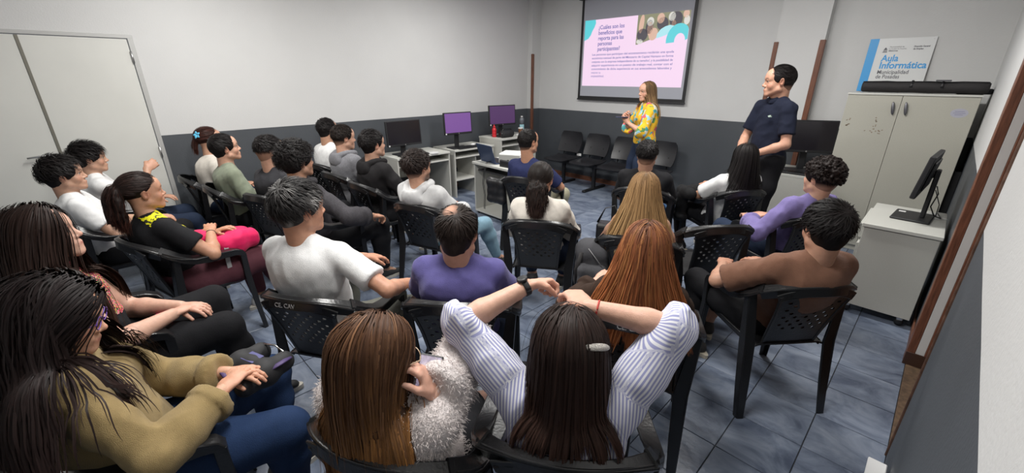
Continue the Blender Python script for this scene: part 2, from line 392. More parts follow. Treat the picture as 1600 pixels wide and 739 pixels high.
def face_prims(F, T, hk, fem, sp):
    """head in its own frame (origin between the eyes' height at skull centre)"""
    s = hk; R = T[1]; c = lambda p: T[0]+R@(np.array(p, float)*s)
    E = lambda p, r, k, op='add', Q=None: F.ell(c(p), np.array(r)*s, R if Q is None else R@Q, k*s, op)
    Cp = lambda a, b, ra, rb, k, op='add', **kw: F.cap(c(a), c(b), ra*s, rb*s, k*s, op, **kw)
    E((0,-0.014,0.030), (0.0735,0.094,0.084), 0.0)
    E((0,0.030,-0.022), (0.059,0.056,0.075), 0.03)
    jw = 0.047 if fem else 0.054
    for q in (-1, 1):
        Cp((q*jw,0.005,-0.062), (q*0.016,0.068,-0.096), 0.020, 0.016, 0.03)
        E((q*0.037,0.056,-0.034), (0.024,0.020,0.024), 0.025)
        Cp((q*0.012,0.084,0.018), (q*0.046,0.066,0.016), 0.007, 0.006, 0.018)
    E((0,0.068,-0.097), (0.019,0.017,0.016), 0.02)
    E((0,0.060,0.042), (0.050,0.032,0.040), 0.04)
    for q in (-1, 1): E((q*0.031,0.088,-0.001), (0.018,0.014,0.010), 0.014, 'cut')
    Cp((0,0.080,0.008), (0,0.101,-0.028), 0.0075, 0.0095, 0.016)
    E((0,0.102,-0.033), (0.0105,0.010,0.009), 0.008)
    for q in (-1, 1): E((q*0.0125,0.092,-0.037), (0.0075,0.009,0.007), 0.006)
    E((0,0.074,-0.066), (0.026,0.020,0.018), 0.02)
    Cp((-0.019,0.083,-0.064), (0,0.091,-0.0615), 0.004, 0.0055, 0.006); Cp((0.019,0.083,-0.064), (0,0.091,-0.0615), 0.004, 0.0055, 0.006)
    Cp((-0.015,0.083,-0.0715), (0.015,0.083,-0.0715), 0.0055, 0.0055, 0.006); E((0,0.087,-0.0715), (0.011,0.006,0.006), 0.005)
    for q in (-1, 1):
        Cp((q*0.016,0.083,0.0055), (q*0.031,0.0875,0.009), 0.0035, 0.004, 0.004); Cp((q*0.031,0.0875,0.009), (q*0.047,0.076,0.004), 0.004, 0.0035, 0.004)
        Cp((q*0.018,0.081,-0.008), (q*0.044,0.076,-0.008), 0.0035, 0.0035, 0.005)
        if not sp.get('noears'):
            Q = roty(q*0.18)@rotz(q*-0.35)
            E((q*0.0765,-0.008,-0.008), (0.007,0.0185,0.031), 0.006, Q=Q); E((q*0.084,-0.004,-0.004), (0.006,0.010,0.018), 0.004, 'cut', Q=Q)
    Nn = T[2]
    F.cap(c((0,-0.028,-0.05)), Nn, (0.049 if fem else 0.057)*s, (0.052 if fem else 0.062)*s, 0.03)
def head_part(J, sp, res):
    T = (J['H'], J['HR'], J['N']-J['u']*0.02); s = J['hk']; fem = J['fem']
    lo = J['H']-0.155*s; hi = J['H']+0.155*s; lo = np.minimum(lo, T[2]-0.03); lo[2] = min(lo[2], T[2][2]-0.02)
    F = SDF(lo, hi, res); face_prims(F, T, s, fem, sp); V, Q = F.mesh(); V = smooth_vf(V, Q, 1, 0.35)
    loc = (V-J['H'])@J['HR']/s
    skin = np.array(sp.get('skin', (0.46,0.27,0.185))); C = np.tile(skin, (len(V), 1)); r = np.random.RandomState(sp.get('seed', 1))
    def blob(p, rad, col, amt, yz=(1,1,1)):
        d = np.sqrt((((loc-np.array(p))/np.array(yz))**2).sum(1)); w = np.clip(1.3-d/rad, 0, 1)[:,None]*amt; C[:] = C*(1-np.minimum(w,1))+np.array(col)*np.minimum(w,1)
    red = skin*np.array([1.1,0.78,0.75])
    for q in (-1,1): blob((q*0.042,0.065,-0.032), 0.024, red, 0.5); blob((q*0.08,-0.005,-0.01), 0.03, red, 0.45)
    blob((0,0.105,-0.033), 0.012, red, 0.5)
    blob((0,0.088,-0.067), 0.011, np.array([0.36,0.12,0.105]) if fem else skin*np.array([0.85,0.55,0.52]), 0.9, (2.1,1.6,0.75))
    hc = np.array(sp.get('hair', (0.012,0.009,0.008)))
    for q in (-1,1): blob((q*0.031,0.082,0.0225), 0.0062, hc*0.9+skin*0.1, 0.95, (3.1,3,0.85))
    b = sp.get('beard', 0.0)
    if b:
        m = np.clip((-0.040-loc[:,2])/0.02, 0, 1)*np.clip((loc[:,1]+0.02)/0.03, 0, 1)*np.clip((0.135+loc[:,2])/0.02, 0, 1)
        lip = np.exp(-(((loc[:,0])/0.022)**2+((loc[:,2]+0.067)/0.009)**2)*1.2)*(loc[:,1] > 0.07); m = (m*(1-lip)*b)[:,None]; C[:] = C*(1-m)+(hc*1.3+skin*0.12)*m
    # eyeballs with iris
    ev, ef, ec = [], [], []; nb = len(V)
    for q in (-1,1):
        n1, n2 = 10, 14; c0 = np.array([q*0.031,0.0735,0.0]); g = []
        for i in range(n1+1):
            for j in range(n2):
                th = math.pi*i/n1; ph = 2*math.pi*j/n2; d = np.array([math.sin(th)*math.cos(ph), math.cos(th), math.sin(th)*math.sin(ph)]); g.append(d)
        g = np.array(g); cc = np.where((g[:,1] > 0.93)[:,None], np.array([[0.008,0.006,0.005]]), np.where((g[:,1] > 0.80)[:,None], np.array([[0.05,0.025,0.012]]), np.array([[0.55,0.52,0.49]])))
        st = nb+sum(len(a) for a in ev); ev.append((c0+g*0.0122)*s@J['HR'].T+J['H']); ec.append(cc)
        ef += [(st+i*n2+j, st+i*n2+(j+1) % n2, st+(i+1)*n2+(j+1) % n2, st+(i+1)*n2+j) for i in range(n1) for j in range(n2)]
    return np.concatenate([V]+ev), np.concatenate([Q, np.array(ef)]), np.concatenate([C]+ec)
def hand_part(J, sp, n, res):
    k = J['k']*(0.92 if J['fem'] else 1.0)*sp.get('handk', 1.0); W = J['W'+n]; fd = unit(W-J['E'+n]); hs = sp.get('hp'+n, {})
    d = unit(hs.get('dir', fd)); pn = np.array(hs.get('palm', (0, 0.1, -1)), float); pn = unit(pn-d*(pn@d)); curl = hs.get('curl', 0.35)
    th = np.cross(d, pn) if n == 'R' else np.cross(pn, d)
    ln = [0.072,0.080,0.074,0.058]; pts = []
    F = SDF(W-0.20, W+0.20, res); 
    F.cap(W-fd*0.05, W+d*0.012, 0.0265*k, 0.025*k, 0.0, flat=(pn, 1.25)); F.cap(W, W+d*0.05*k, 0.027*k, 0.033*k, 0.015, flat=(pn, 1.9)); F.cap(W+d*0.04*k+th*0.01*k, W+d*0.078*k+th*0.012*k, 0.028*k, 0.026*k, 0.012, flat=(pn, 2.3))
    F.cap(W+d*0.04*k-th*0.012*k, W+d*0.072*k-th*0.016*k, 0.027*k, 0.022*k, 0.012, flat=(pn, 2.3))
    sprd = hs.get('spread', 0.06)
    for i in range(4):
        off = (1.5-i)*0.0195*k; b = W+d*(0.086-0.004*abs(i-1))*k+th*off; dd = unit(d+th*(1.5-i)*sprd); L = ln[i]*k; ax = np.cross(dd, pn); cu = curl*(1+0.12*i)
        a = b; rr = [0.0092,0.0086,0.0078,0.0068] if i < 3 else [0.008,0.0075,0.0068,0.006]; ang = 0
        for j, fr in enumerate((0.45,0.30,0.25)):
            ang += cu*(0.8 if j == 0 else 1.0); v = dd*math.cos(ang)+pn*math.sin(ang); e = a+v*L*fr; F.cap(a, e, rr[j]*k, rr[j+1]*k, 0.004 if j else 0.006); a = e
    a = W+d*0.022*k+th*0.024*k; tdir = unit(d*0.75+th*0.62+pn*(0.25+curl*0.3))
    F.cap(a, a+tdir*0.038*k, 0.0145*k, 0.0115*k, 0.012); a = a+tdir*0.038*k; t2 = unit(tdir+d*0.35+pn*curl*0.6-th*curl*0.7); F.cap(a, a+t2*0.028*k, 0.0112*k, 0.0098*k, 0.004); a = a+t2*0.028*k; t3 = unit(t2+pn*curl*0.4+d*0.1); F.cap(a, a+t3*0.022*k, 0.0098*k, 0.0078*k, 0.003)
    V, Q = F.mesh(); skin = np.array(sp.get('skin', (0.46,0.27,0.185))); C = np.tile(skin*np.array([1.02,0.95,0.93]), (len(V),1)); return V, Q, C
def join(parts):
    V, Q, C = [], [], []; k = 0
    for v, q, c in parts: V.append(v); Q.append(q+k); C.append(c); k += len(v)
    return np.concatenate(V), np.concatenate(Q), np.concatenate(C)
def skin_mat(): return mat('skin', attr=True, rough=0.48, spec=0.4, noise=0.06, nscale=60, bump=0.12, bscale=350, sss=0.12)
def make_body(sp, J, root, lod):
    res = (0.010, 0.0125, 0.016)[lod]; lo, hi = body_bounds(J); F = SDF(lo, hi, res)
    torso_prims(F, J, -0.012, sp)
    for n in 'LR':
        arm_prims(F, J, n, 0.0, sp=sp); leg_prims(F, J, n, -0.004 if not sp.get('shorts') else 0.0, sp=sp); F.cap(J['A'+n], J['A'+n]+J['toe'+n]*0.10-np.array([0,0,0.045]), 0.036, 0.028, 0.03)
    Hh, Nn = J['H'], J['N']; F.cap(Hh+J['HR']@np.array([0,-0.028,-0.055])*J['hk'], Nn-J['u']*0.02, (0.046 if J['fem'] else 0.054)*J['hk'], (0.050 if J['fem'] else 0.060)*J['hk'], 0.035)
    V, Q = F.mesh(); V = smooth_vf(V, Q, 2, 0.5); skin = np.array(sp.get('skin', (0.46,0.27,0.185))); parts = [(V, Q, np.tile(skin, (len(V),1)))]
    parts.append(head_part(J, sp, (0.0038, 0.0045, 0.0055)[lod]))
    for n in 'LR': parts.append(hand_part(J, sp, n, (0.0038, 0.0045, 0.006)[lod]))
    V, Q, C = join(parts); return link_mesh('body', vf_mesh('body', V, Q, C), skin_mat(), root)
def fold(V, Q, seed, amp, f1=44, f2=95, keep=None):
    N = normals(V, Q); a = 1-np.abs(wob(V*np.array([1,1,0.6]), seed, f1, 5))*2.2; b = wob(V, seed+9, f2, 5); d = amp*(0.65*a+0.25*b)
    if keep is not None: d = d*keep
    return V+N*d[:,None]
def make_top(sp, J, root, lod):
    t = sp['top']; res = (0.0085, 0.0105, 0.014)[lod]; e = t.get('ease', 0.012); sl = t.get('sleeve', 0.7); es = t.get('sease', e+0.008)
    keys = ['P','N','SL','SR','C'] + (['EL','ER'] if sl > 0 else []) + (['WL','WR'] if sl > 1 else []); lo, hi = body_bounds(J, 0.17, keys); lo[2] -= 0.03
    F = SDF(lo, hi, res); torso_prims(F, J, e, sp)
    hem = t.get('hem', -0.08); F.plane_cut(J['P']+J['u']*hem, -J['u'])
    if t.get('kind') == 'tank':
        for n in 'LR':
            F.ell(J['S'+n]+J['x']*(-0.01 if n == 'L' else 0.01), (0.075,0.10,0.085), None, 0.02, 'cut')
        F.plane_cut(J['N']-J['u']*0.075, J['u'], 0.01)
        for s in (-1,1): 
            a = J['N']-J['u']*0.10+J['x']*s*0.085
            F.cap(a-J['f']*0.07, a+J['u']*0.072-J['f']*0.015, 0.013, 0.013, 0.01); F.cap(a+J['f']*0.075, a+J['u']*0.072-J['f']*0.015, 0.013, 0.013, 0.01)
    else:
        for n in 'LR': arm_prims(F, J, n, e*0.7+0.002, sl, es, sp=sp)
        # neckline
        F.ell(J['N']+J['u']*t.get('necku', 0.060)+J['f']*t.get('neckf', 0.03), (0.064+t.get('neckw',0), 0.062+t.get('neckw',0), 0.045+t.get('neckd',0.0)), np.stack([J['x'],J['f'],J['u']],1), 0.012, 'cut')
    if sl > 1 and sl < 1.99:
        for n in 'LR':
            W = J['E'+n]+(J['W'+n]-J['E'+n])*(sl-1); d = unit(J['W'+n]-J['E'+n])
            F.cap(W-d*0.045, W-d*0.005, 0.043*J['k']+es, 0.040*J['k']+es, 0.004, end=True, start=True)
    V, Q = F.mesh(); V = smooth_vf(V, Q, 2, 0.5)
    V = fold(V, Q, sp.get('seed', 1)*3+1, t.get('fold', 0.006)); V = smooth_vf(V, Q, 1, 0.4)
    ex = None
    if t.get('stripes'):
        su = (V-J['P'])@J['x']
        for n in 'LR':
            Sh, E, W = J['S'+n], J['E'+n], J['W'+n]
            for a, b, first in ((Sh, E, True), (E, W, False)):
                ab = b-a; tt = ((V-a)@ab)/(ab@ab); c = np.clip(tt, 0, 1); dv = V-a-c[:,None]*ab; r = np.linalg.norm(dv, axis=1); ax = unit(np.cross(ab, J['u']+0.01)); ay = unit(np.cross(unit(ab), ax))
                ang = np.arctan2(dv@ax, dv@ay); m = (r < 0.085) & (tt > (0.22 if first else 0.0)) & (tt < 1.1); su = np.where(m, ang*0.055, su)
        ex = {'su': su}
    o = link_mesh(t.get('name', 'shirt'), vf_mesh('shirt', V, Q, extra=ex), t['mat'], root)
    def child(name, m, V2, Q2): return link_mesh(name, vf_mesh(name, V2, Q2), m, o)
    if t.get('hood'):
        F = SDF(J['N']-0.20, J['N']+0.22, res); Nn, u, f, x = J['N'], J['u'], J['f'], J['x']; rr = 0.086
        pts = [Nn+x*math.sin(th)*(rr+0.004)-f*(math.cos(th)*(rr+0.012)-0.012)+u*(0.015-0.035*(math.cos(th) < 0)*abs(math.cos(th))) for th in np.linspace(-2.6, 2.6, 15)]
        for a, b in zip(pts[:-1], pts[1:]): F.cap(a, b, 0.027, 0.027, 0.012)
        F.ell(Nn-f*0.098-u*0.045, (0.105,0.050,0.085), np.stack([x,f,u],1), 0.03); F.ell(Nn-f*0.062+u*0.055, (0.062,0.045,0.045), np.stack([x,f,u],1), 0.02, 'cut')
        V2, Q2 = F.mesh(); V2 = smooth_vf(V2, Q2, 1); V2 = fold(V2, Q2, sp.get('seed',1)+5, 0.005, 34); child('hood', t['mat'], V2, Q2)
    if t.get('collar'):
        mb = MB(); Nn, u, f, x = J['N'], J['u'], J['f'], J['x']; w = 0.062+t.get('neckw', 0); pts = []
        for i in range(21):
            th = 2*math.pi*i/20; pts.append(Nn+u*(0.018+0.012*math.cos(th)-0.02*max(0,-math.cos(th)))+x*math.sin(th)*w*0.97+f*(t.get('neckf',0.03)*0.4-math.cos(th)*w*0.98))
        if t.get('collar'):
            C2 = unit((J['H']-Nn)); mb.band(pts, [unit(u*0.15+(p-Nn)*0+unit(p-Nn-u*((p-Nn)@u))) for p in pts], 0.022, 0.0035)
        else: mb.tube([tuple(p) for p in pts], 0.0075, 6, caps=False)
        mb.build('collar', t.get('cmat', t['mat']), o, True)
    return o
def make_trousers(sp, J, root, lod):
    t = sp.get('bottom', {}); res = (0.0105, 0.012, 0.015)[lod]; lo, hi = body_bounds(J, 0.15, ['P','HipL','HipR','KL','KR','AL','AR']); F = SDF(lo, hi, res)
    e = t.get('ease', 0.010); R = np.stack([J['x'],J['f'],J['u']],1); g = sp.get('girth', 1.0)
    F.ell(J['P'], ((0.165 if J['fem'] else 0.158)*g+e, 0.115*g+e, 0.12+e), R, 0.0); F.plane_cut(J['P']+J['u']*0.09, J['u'])
    for n in 'LR': leg_prims(F, J, n, e, t.get('len', 1.93), sp)
    V, Q = F.mesh(); V = smooth_vf(V, Q, 2, 0.5); V = fold(V, Q, sp.get('seed', 1)*5+2, 0.0045, 24); V = smooth_vf(V, Q, 1, 0.4)
    return link_mesh(t.get('name', 'trousers'), vf_mesh('trousers', V, Q), t['mat'], root)
def make_shoes(sp, J, root, lod):
    for n in 'LR':
        A = J['A'+n].copy(); d = J['toe'+n]; z0 = A[2]-0.085; side = np.array([d[1], -d[0], 0]); c0 = A-np.array([0,0,0.045]); up = np.array([0,0,1.0])
        F = SDF(A-0.24, A+0.24, 0.008); F.cap(c0-d*0.035, c0+d*0.05, 0.042, 0.043, 0.0); F.cap(c0+d*0.04-up*0.004, c0+d*0.145-up*0.012, 0.043, 0.036, 0.02, flat=(up, 1.25)); F.cap(c0-d*0.01, A+up*0.015, 0.042, 0.040, 0.03, end=True)
        F.plane_cut((A[0], A[1], z0+0.022), (0,0,-1)); V, Q = F.mesh(); V = smooth_vf(V, Q, 1); s = link_mesh('shoe', vf_mesh('shoe', V, Q), sp.get('shoe', mat('black_canvas_shoe', (0.02,0.02,0.022), 0.7, bump=0.3, bscale=200)), root)
        mb = MB(); poly = []
        for i in range(20):
            th = 2*math.pi*i/20; L = 0.155*math.cos(th)+0.045; ww = 0.046*math.sin(th)*(1.0 if L > 0 else 0.85); q = A+d*L+side*ww; poly.append((q[0], q[1]))
        mb.prism(poly, z0+0.001, z0+0.026); mb.build('sole', sp.get('sole', mat('pale_rubber_sole', (0.55,0.52,0.46), 0.6)), s)
        if lod == 0 or sp.get('laces'):
            mb = MB()
            for i in range(4):
                q = c0+d*(0.045+0.018*i)+up*(0.040-0.004*i); mb.tube([tuple(q-side*0.02), tuple(q+up*0.004), tuple(q+side*0.02)], 0.003, 5)
            mb.build('laces', mat('white_lace', (0.6,0.6,0.58), 0.8), s)

# ---------------------------------------------------------------- hair
def push_out(P, cols, ex):
    for (c, R, r) in cols:
        rr = r+ex[:,None]; q = (P-c)@R/rr; l = np.linalg.norm(q, axis=1); m = l < 1
        if m.any():
            f = q[m]/np.maximum(l[m], 1e-6)[:,None]; P[m] = (f*rr[m])@R.T+c
    return P
def ribbons(paths, wid, cols, cen):
    """flat hair ribbons facing away from the axis through cen"""
    N, M, _ = paths.shape; T = np.empty_like(paths); T[:,1:-1] = paths[:,2:]-paths[:,:-2]; T[:,0] = paths[:,1]-paths[:,0]; T[:,-1] = paths[:,-1]-paths[:,-2]
    T /= np.linalg.norm(T, axis=2, keepdims=True)+1e-9; O = paths-cen; O = O+np.random.RandomState(1).normal(size=(N,1,3))*0.02; A = np.cross(T, O); A /= np.linalg.norm(A, axis=2, keepdims=True)+1e-9
    V = np.stack([paths-A*wid[:,:,None], paths+A*wid[:,:,None]], 2); idx = np.arange(N*M*2).reshape(N,M,2); F = np.stack([idx[:,:-1,0], idx[:,:-1,1], idx[:,1:,1], idx[:,1:,0]], -1).reshape(-1,4)
    return V.reshape(-1,3), F, np.repeat(cols[:,:,None,:], 2, 2).reshape(-1,3)
def scalp_roots(n, rs, line=0.0, back=-0.55):
    out = []
    while len(out) < n:
        d = rs.normal(size=(n*3, 3)); d /= np.linalg.norm(d, axis=1)[:,None]
        # hairline: forehead, temples, ears, nape
        zmin = np.where(d[:,1] > 0.0, -0.12+0.60*np.clip(d[:,1],0,1)**1.3+line, back*np.clip(-d[:,1]*1.6, 0.18, 1))
        ok = d[d[:,2] > zmin]; out = list(out)+list(ok)
    return np.array(out[:n])
SK_C = np.array([0,-0.014,0.030]); SK_R = np.array([0.0735,0.094,0.084])
def strands_mesh(paths, rad, cols, sides=3):
    """paths (N,M,3) rad (N,M) cols (N,M,3)"""
    N, M, _ = paths.shape; T = np.empty_like(paths); T[:,1:-1] = paths[:,2:]-paths[:,:-2]; T[:,0] = paths[:,1]-paths[:,0]; T[:,-1] = paths[:,-1]-paths[:,-2]
    T /= np.linalg.norm(T, axis=2, keepdims=True)+1e-9; ref = np.array([0.31,0.52,0.79]); A = np.cross(T, ref); A /= np.linalg.norm(A, axis=2, keepdims=True)+1e-9; B = np.cross(T, A)
    V = np.empty((N,M,sides,3))
    for k in range(sides):
        th = 2*math.pi*k/sides; V[:,:,k] = paths+(A*math.cos(th)+B*math.sin(th))*rad[:,:,None]
    C = np.repeat(cols[:,:,None,:], sides, 2); idx = np.arange(N*M*sides).reshape(N,M,sides); F = []
    for k in range(sides):
        k2 = (k+1) % sides; F.append(np.stack([idx[:,:-1,k], idx[:,:-1,k2], idx[:,1:,k2], idx[:,1:,k]], -1).reshape(-1,4))
    return V.reshape(-1,3), np.concatenate(F), C.reshape(-1,3)
def hair_cols(h, N, M, rs):
    root = np.array(h['col']); tip = np.array(h.get('tip', h['col'])); t = np.linspace(0,1,M)**h.get('tpow', 1.6); v = 1+(rs.rand(N)-0.5)*h.get('var', 0.7)
    mixr = np.clip(t[None,:]*1.0+(rs.rand(N)[:,None]-0.5)*h.get('mixv', 0.3)*t[None,:], 0, 1)[:,:,None]
    C = (root*(1-mixr)+tip*mixr)*v[:,None,None]
    if 'streak' in h:
        m = rs.rand(N) < h.get('streakp', 0.25); C[m] = C[m]*0.35+np.array(h['streak'])*0.65*v[m][:,None,None]
    return np.clip(C, 0, 1)
def hair_mat(h): return mat('hair', attr=True, rough=0.56, spec=0.18, noise=0.0) if not h.get('matte') else mat('hair_soft', attr=True, rough=0.7, spec=0.2)
def make_hair(sp, J, root, lod):
    h = sp['hairstyle']; kind = h['kind']; s = J['hk']; Hc, HRm = J['H'], J['HR']; rs = np.random.RandomState(sp.get('seed', 1)*7+3)
    W = lambda p: np.asarray(p)*s@HRm.T+Hc
    volx = h.get('vol', 0.012); lift = np.array(h.get('lift', (0,0,0)))
    res = (0.005, 0.006, 0.008)[lod]
    col = np.array(h['col'])
    parts = []
    # --- cap that hugs the skull
    capr = SK_R+volx*0.75
    ext = 0.16
    def cap_sdf(F, r):
        F.ell(W(SK_C+lift*0.6), r*s, HRm, 0.0); F.ell(W((0,-0.035,-0.035)), np.array([0.058,0.058,0.070])*s, HRm, 0.03)
        if h.get('top', 0): F.ell(W((0, 0.012, 0.062)), np.array([0.064,0.082,0.05+h['top']])*s, HRm, 0.03)
        fr = h.get('fringe', 0.0)
        F.ell(W((0,0.115,-0.045-fr*0.2)), np.array([0.090,0.086,0.090-fr])*s, HRm, 0.008, 'cut')
        F.plane_cut(W((0,-0.05,-0.082+h.get('nape',0))), HRm@np.array([0,0.55,-0.85]), 0.012)
        for q in (-1,1): F.ell(W((q*0.088,0.0,-0.028)), np.array([0.03,0.024,0.036])*s, HRm, 0.006, 'cut') if kind in ('short','curly') else None
    if kind in ('short','curly'):
        F = SDF(Hc-ext*s, Hc+ext*s, res); cap_sdf(F, capr)
        if kind == 'curly':
            d = scalp_roots(h.get('n', 260), rs, h.get('line', 0.05), -0.45)
            bs = h.get('blob', 0.013)
            for q in d:
                p = SK_C+lift*0.6+q*(SK_R+volx*(0.7+0.7*rs.rand())); F.ell(W(p), np.array([1,1,1])*bs*(0.7+0.6*rs.rand())*s, None, 0.002)
        V, Q = F.mesh(); V = smooth_vf(V, Q, 1, 0.4)
        if kind == 'short': N = normals(V, Q); V = V+N*(wob(V, 5, 120, 6)*0.002)[:,None]
        loc = (V-Hc)@HRm/s; c = np.tile(col, (len(V),1))*(0.8+0.4*rs.rand(len(V)))[:,None]
        if 'fade' in h:
            m = np.clip((h['fade']-loc[:,2])/0.035, 0, 1)[:,None]*0.8; c = c*(1-m)+np.array(sp.get('skin',(0.46,0.27,0.185)))*0.75*m
        if 'grey' in h:
            g = np.clip(wob(loc, 3, 60, 6)*1.2+h['grey']+np.clip(loc[:,1]*3,0,0.25), 0, 1)[:,None]; c = c*(1-g)+np.array([0.30,0.29,0.28])*g
        if 'bald' in h:
            bc = np.array(h['bald']); d = np.linalg.norm((loc-bc)/np.array([1,1.3,1]), axis=1)+wob(loc, 8, 90)*0.006; g = np.clip(1-(d-0.016)/0.022, 0, 1)[:,None]*0.85; c = c*(1-g)+np.array(sp.get('skin',(0.46,0.27,0.185)))*1.0*g
        parts.append((V, Q, c))
        n = int(h.get('tufts', 520)*(4.0,2.6,1.4)[lod]); M = 5 if kind == 'short' else 8
        d = scalp_roots(n, rs, h.get('line', 0.05)+0.03, -0.45); p0 = SK_C+lift*0.6+d*(SK_R+volx*0.55)
        if 'bald' in h:
            m = np.linalg.norm(p0-np.array(h['bald']), axis=1) > 0.034; d = d[m]; p0 = p0[m]; n = len(d)
        if 'fade' in h: m = p0[:,2] > h['fade']-0.005; d = d[m]; p0 = p0[m]; n = len(d)
        crown = np.array(h.get('crown', (0.01,-0.075,0.075))); flow = p0-crown; flow = flow-(flow*d).sum(1)[:,None]*d; flow /= np.linalg.norm(flow, axis=1)[:,None]+1e-6
        flow = flow+np.array(h.get('flow', (0,0,0)))+rs.normal(size=(n,3))*h.get('mess', 0.35); flow -= (flow*d).sum(1)[:,None]*d; flow /= np.linalg.norm(flow, axis=1)[:,None]+1e-6
        L = h.get('len', 0.035)*(0.6+0.8*rs.rand(n)); L = np.where(p0[:,2] < 0.01, L*h.get('sidelen', 0.55), L); t = np.linspace(0,1,M)
        P = np.empty((n,M,3)); Q3 = np.cross(d, flow)
        for j, tj in enumerate(t):
            P[:,j] = p0+flow*(L*tj)[:,None]+d*((L*h.get('rise',0.35)*math.sin(min(tj*2.2,1.57)))*1.0-L*0.25*tj*tj)[:,None]
            if kind == 'curly': a = tj*8+rs.rand(); P[:,j] += (Q3*math.sin(a)+d*math.cos(a))*0.005
        # keep on the scalp as it curves away
        q = (P-(SK_C+lift*0.6))/(SK_R+volx*0.6); l = np.linalg.norm(q, axis=2, keepdims=True); P = np.where(l < 1, (q/np.maximum(l,1e-6))*(SK_R+volx*0.6)+SK_C+lift*0.6, P)
        rad = np.tile(np.interp(np.linspace(0,1,M), [0,0.3,1], [0.0022,0.0024,0.0004]), (n,1))*h.get('thick', 1.0)*s*(1,1.2,1.5)[lod]; C = hair_cols(h, n, M, rs)
        if 'grey' in h:
            g = np.clip(wob(p0, 3, 60, 6)*1.2+h['grey']+np.clip(p0[:,1]*3,0,0.25)+0.15*rs.normal(size=n), 0, 1)[:,None,None]; C = C*(1-g)+np.array([0.34,0.33,0.32])*g
        parts.append(ribbons(W(P.reshape(-1,3)).reshape(n,M,3), rad, C, (Hc-HRm@np.array([0,0.01,0.03]))[None,None,:]))
    else:
        # --- long hair: strands run from the scalp over head, shoulders and back
        n = int(h.get('n', 600)*(3.2, 2.4, 1.6)[lod]); L = h.get('len', 0.45); step = 0.026; M = max(8, int(L/step)+1)
        d = scalp_roots(n, rs, h.get('line', 0.0), -0.5); lay = rs.rand(n); part = h.get('part', 0.01); ex = (lay*volx)*s; p0 = SK_C+d*(SK_R+0.004+lay[:,None]*volx)
        tail = h.get('tail'); P = np.empty((n,M,3)); gdir = np.array([0,0,-1.0])
        colh = [(Hc+HRm@(SK_C*s), HRm, (SK_R+0.004)*s), (Hc+HRm@(np.array([0,0.030,-0.022])*s), HRm, np.array([0.062,0.060,0.078])*s)]
        u, f, x, k = J['u'], J['f'], J['x'], J['k']; Rt = np.stack([x,f,u],1); e = 0.020+sp['top'].get('ease',0.01)*0.6
        colb = [(J['C']-f*0.008, Rt, np.array([0.14,0.105,0.155])*k+e), (J['P']+u*J['L']*0.80-f*0.012, Rt, np.array([0.145,0.080,0.082])*k+e), (J['N']+u*0.04, Rt, np.array([0.060,0.052,0.09])*k+e*0.2), (J['P']+u*J['L']*0.3, Rt, np.array([0.135,0.10,0.15])*k+e)]
        for nm in 'LR': colb.append((J['S'+nm], Rt, np.array([0.050,0.050,0.050])*k+e)); colb.append((J['S'+nm]*0.5+J['E'+nm]*0.5, Rt, np.array([0.046,0.046,0.08])*k+e))
        colb.append((J['C']+f*0.06*k, Rt, np.array([0.135,0.080,0.085])*k+e))
        p = W(p0); tp = None
        if tail is None:
            px = p0[:,0]-part; sgn = np.where(px+rs.normal(size=n)*0.003 > 0, 1, -1.0); near = np.exp(-np.abs(px)/0.035)
            v = np.stack([sgn*(0.15+0.85*near)*np.clip((p0[:,1]+0.075)/0.06, 0.08, 1), np.full(n, h.get('sweep', -0.55))*(0.5+0.6*(d[:,1] > -0.2)), np.full(n, -0.9)], 1); v = v-(v*d).sum(1)[:,None]*d; v /= np.linalg.norm(v, axis=1)[:,None]+1e-6; v = v@HRm.T
        inert = h.get('inert', 0.50); wave = h.get('wave', 0.0); ph = rs.rand(n)*6.28; Ls = 1-0.22*rs.rand(n)*h.get('ragged', 1.0)
        offs = rs.normal(size=(n,3)); bias = (HRm@np.array([0,-1.0,0]))[None,:]*(0.12+h.get('tuck', 0.5)*np.clip((p0[:,1]+h.get('tuck0', 0.04))/0.08, 0, 1))[:,None]; cl = rs.randint(0, n, max(30, n//18)); flare = (HRm@np.array([1.0,0,0]))[None,:]*(np.clip(p0[:,0]/0.075, -1, 1)*h.get('flare', 0.30))[:,None]*(0 if tail is not None else 1)
        for j in range(M):
            P[:,j] = p
            if j == M-1: break
            if tail is not None:
                reach = h.get('gather', 7)
                if j < reach:
                    t = (j+1)/reach; w0 = p0*(1-t)+np.array(tail)*t; r = SK_R+0.006+lay[:,None]*volx; qn = (w0-SK_C)/r; l = np.linalg.norm(qn, axis=1)[:,None]; tgt = qn/l*r+SK_C if t < 0.8 else np.where(l < 1.0, qn/l*r+SK_C, w0)
                    if j >= reach-1: tgt = np.array(tail)+offs*0.008
                    p = W(tgt); v = (HRm@np.array(h.get('tdir', (0,-0.8,-0.3))))[None,:].repeat(n,0)+offs*h.get('tspread', 0.22)
                    continue
            v = v*inert+(gdir+bias*max(0, 1-j/11)+flare*(1 if j > 3 else 0.2))*(1-inert); v /= np.linalg.norm(v, axis=1)[:,None]+1e-9; p = p+v*(step*Ls*s)[:,None]
            if wave: p = p+np.stack([np.sin(ph+j*h.get('wf',0.9)), np.cos(ph*1.3+j*h.get('wf',0.9)), np.zeros(n)],1)*wave
            for _ in range(2): p = push_out(p, colh, ex); p = push_out(p, colb, ex*0.8)
            dv = p-P[:,j]; l = np.linalg.norm(dv, axis=1)[:,None]; v = dv/(l+1e-9); p = P[:,j]+v*(step*Ls*s)[:,None]
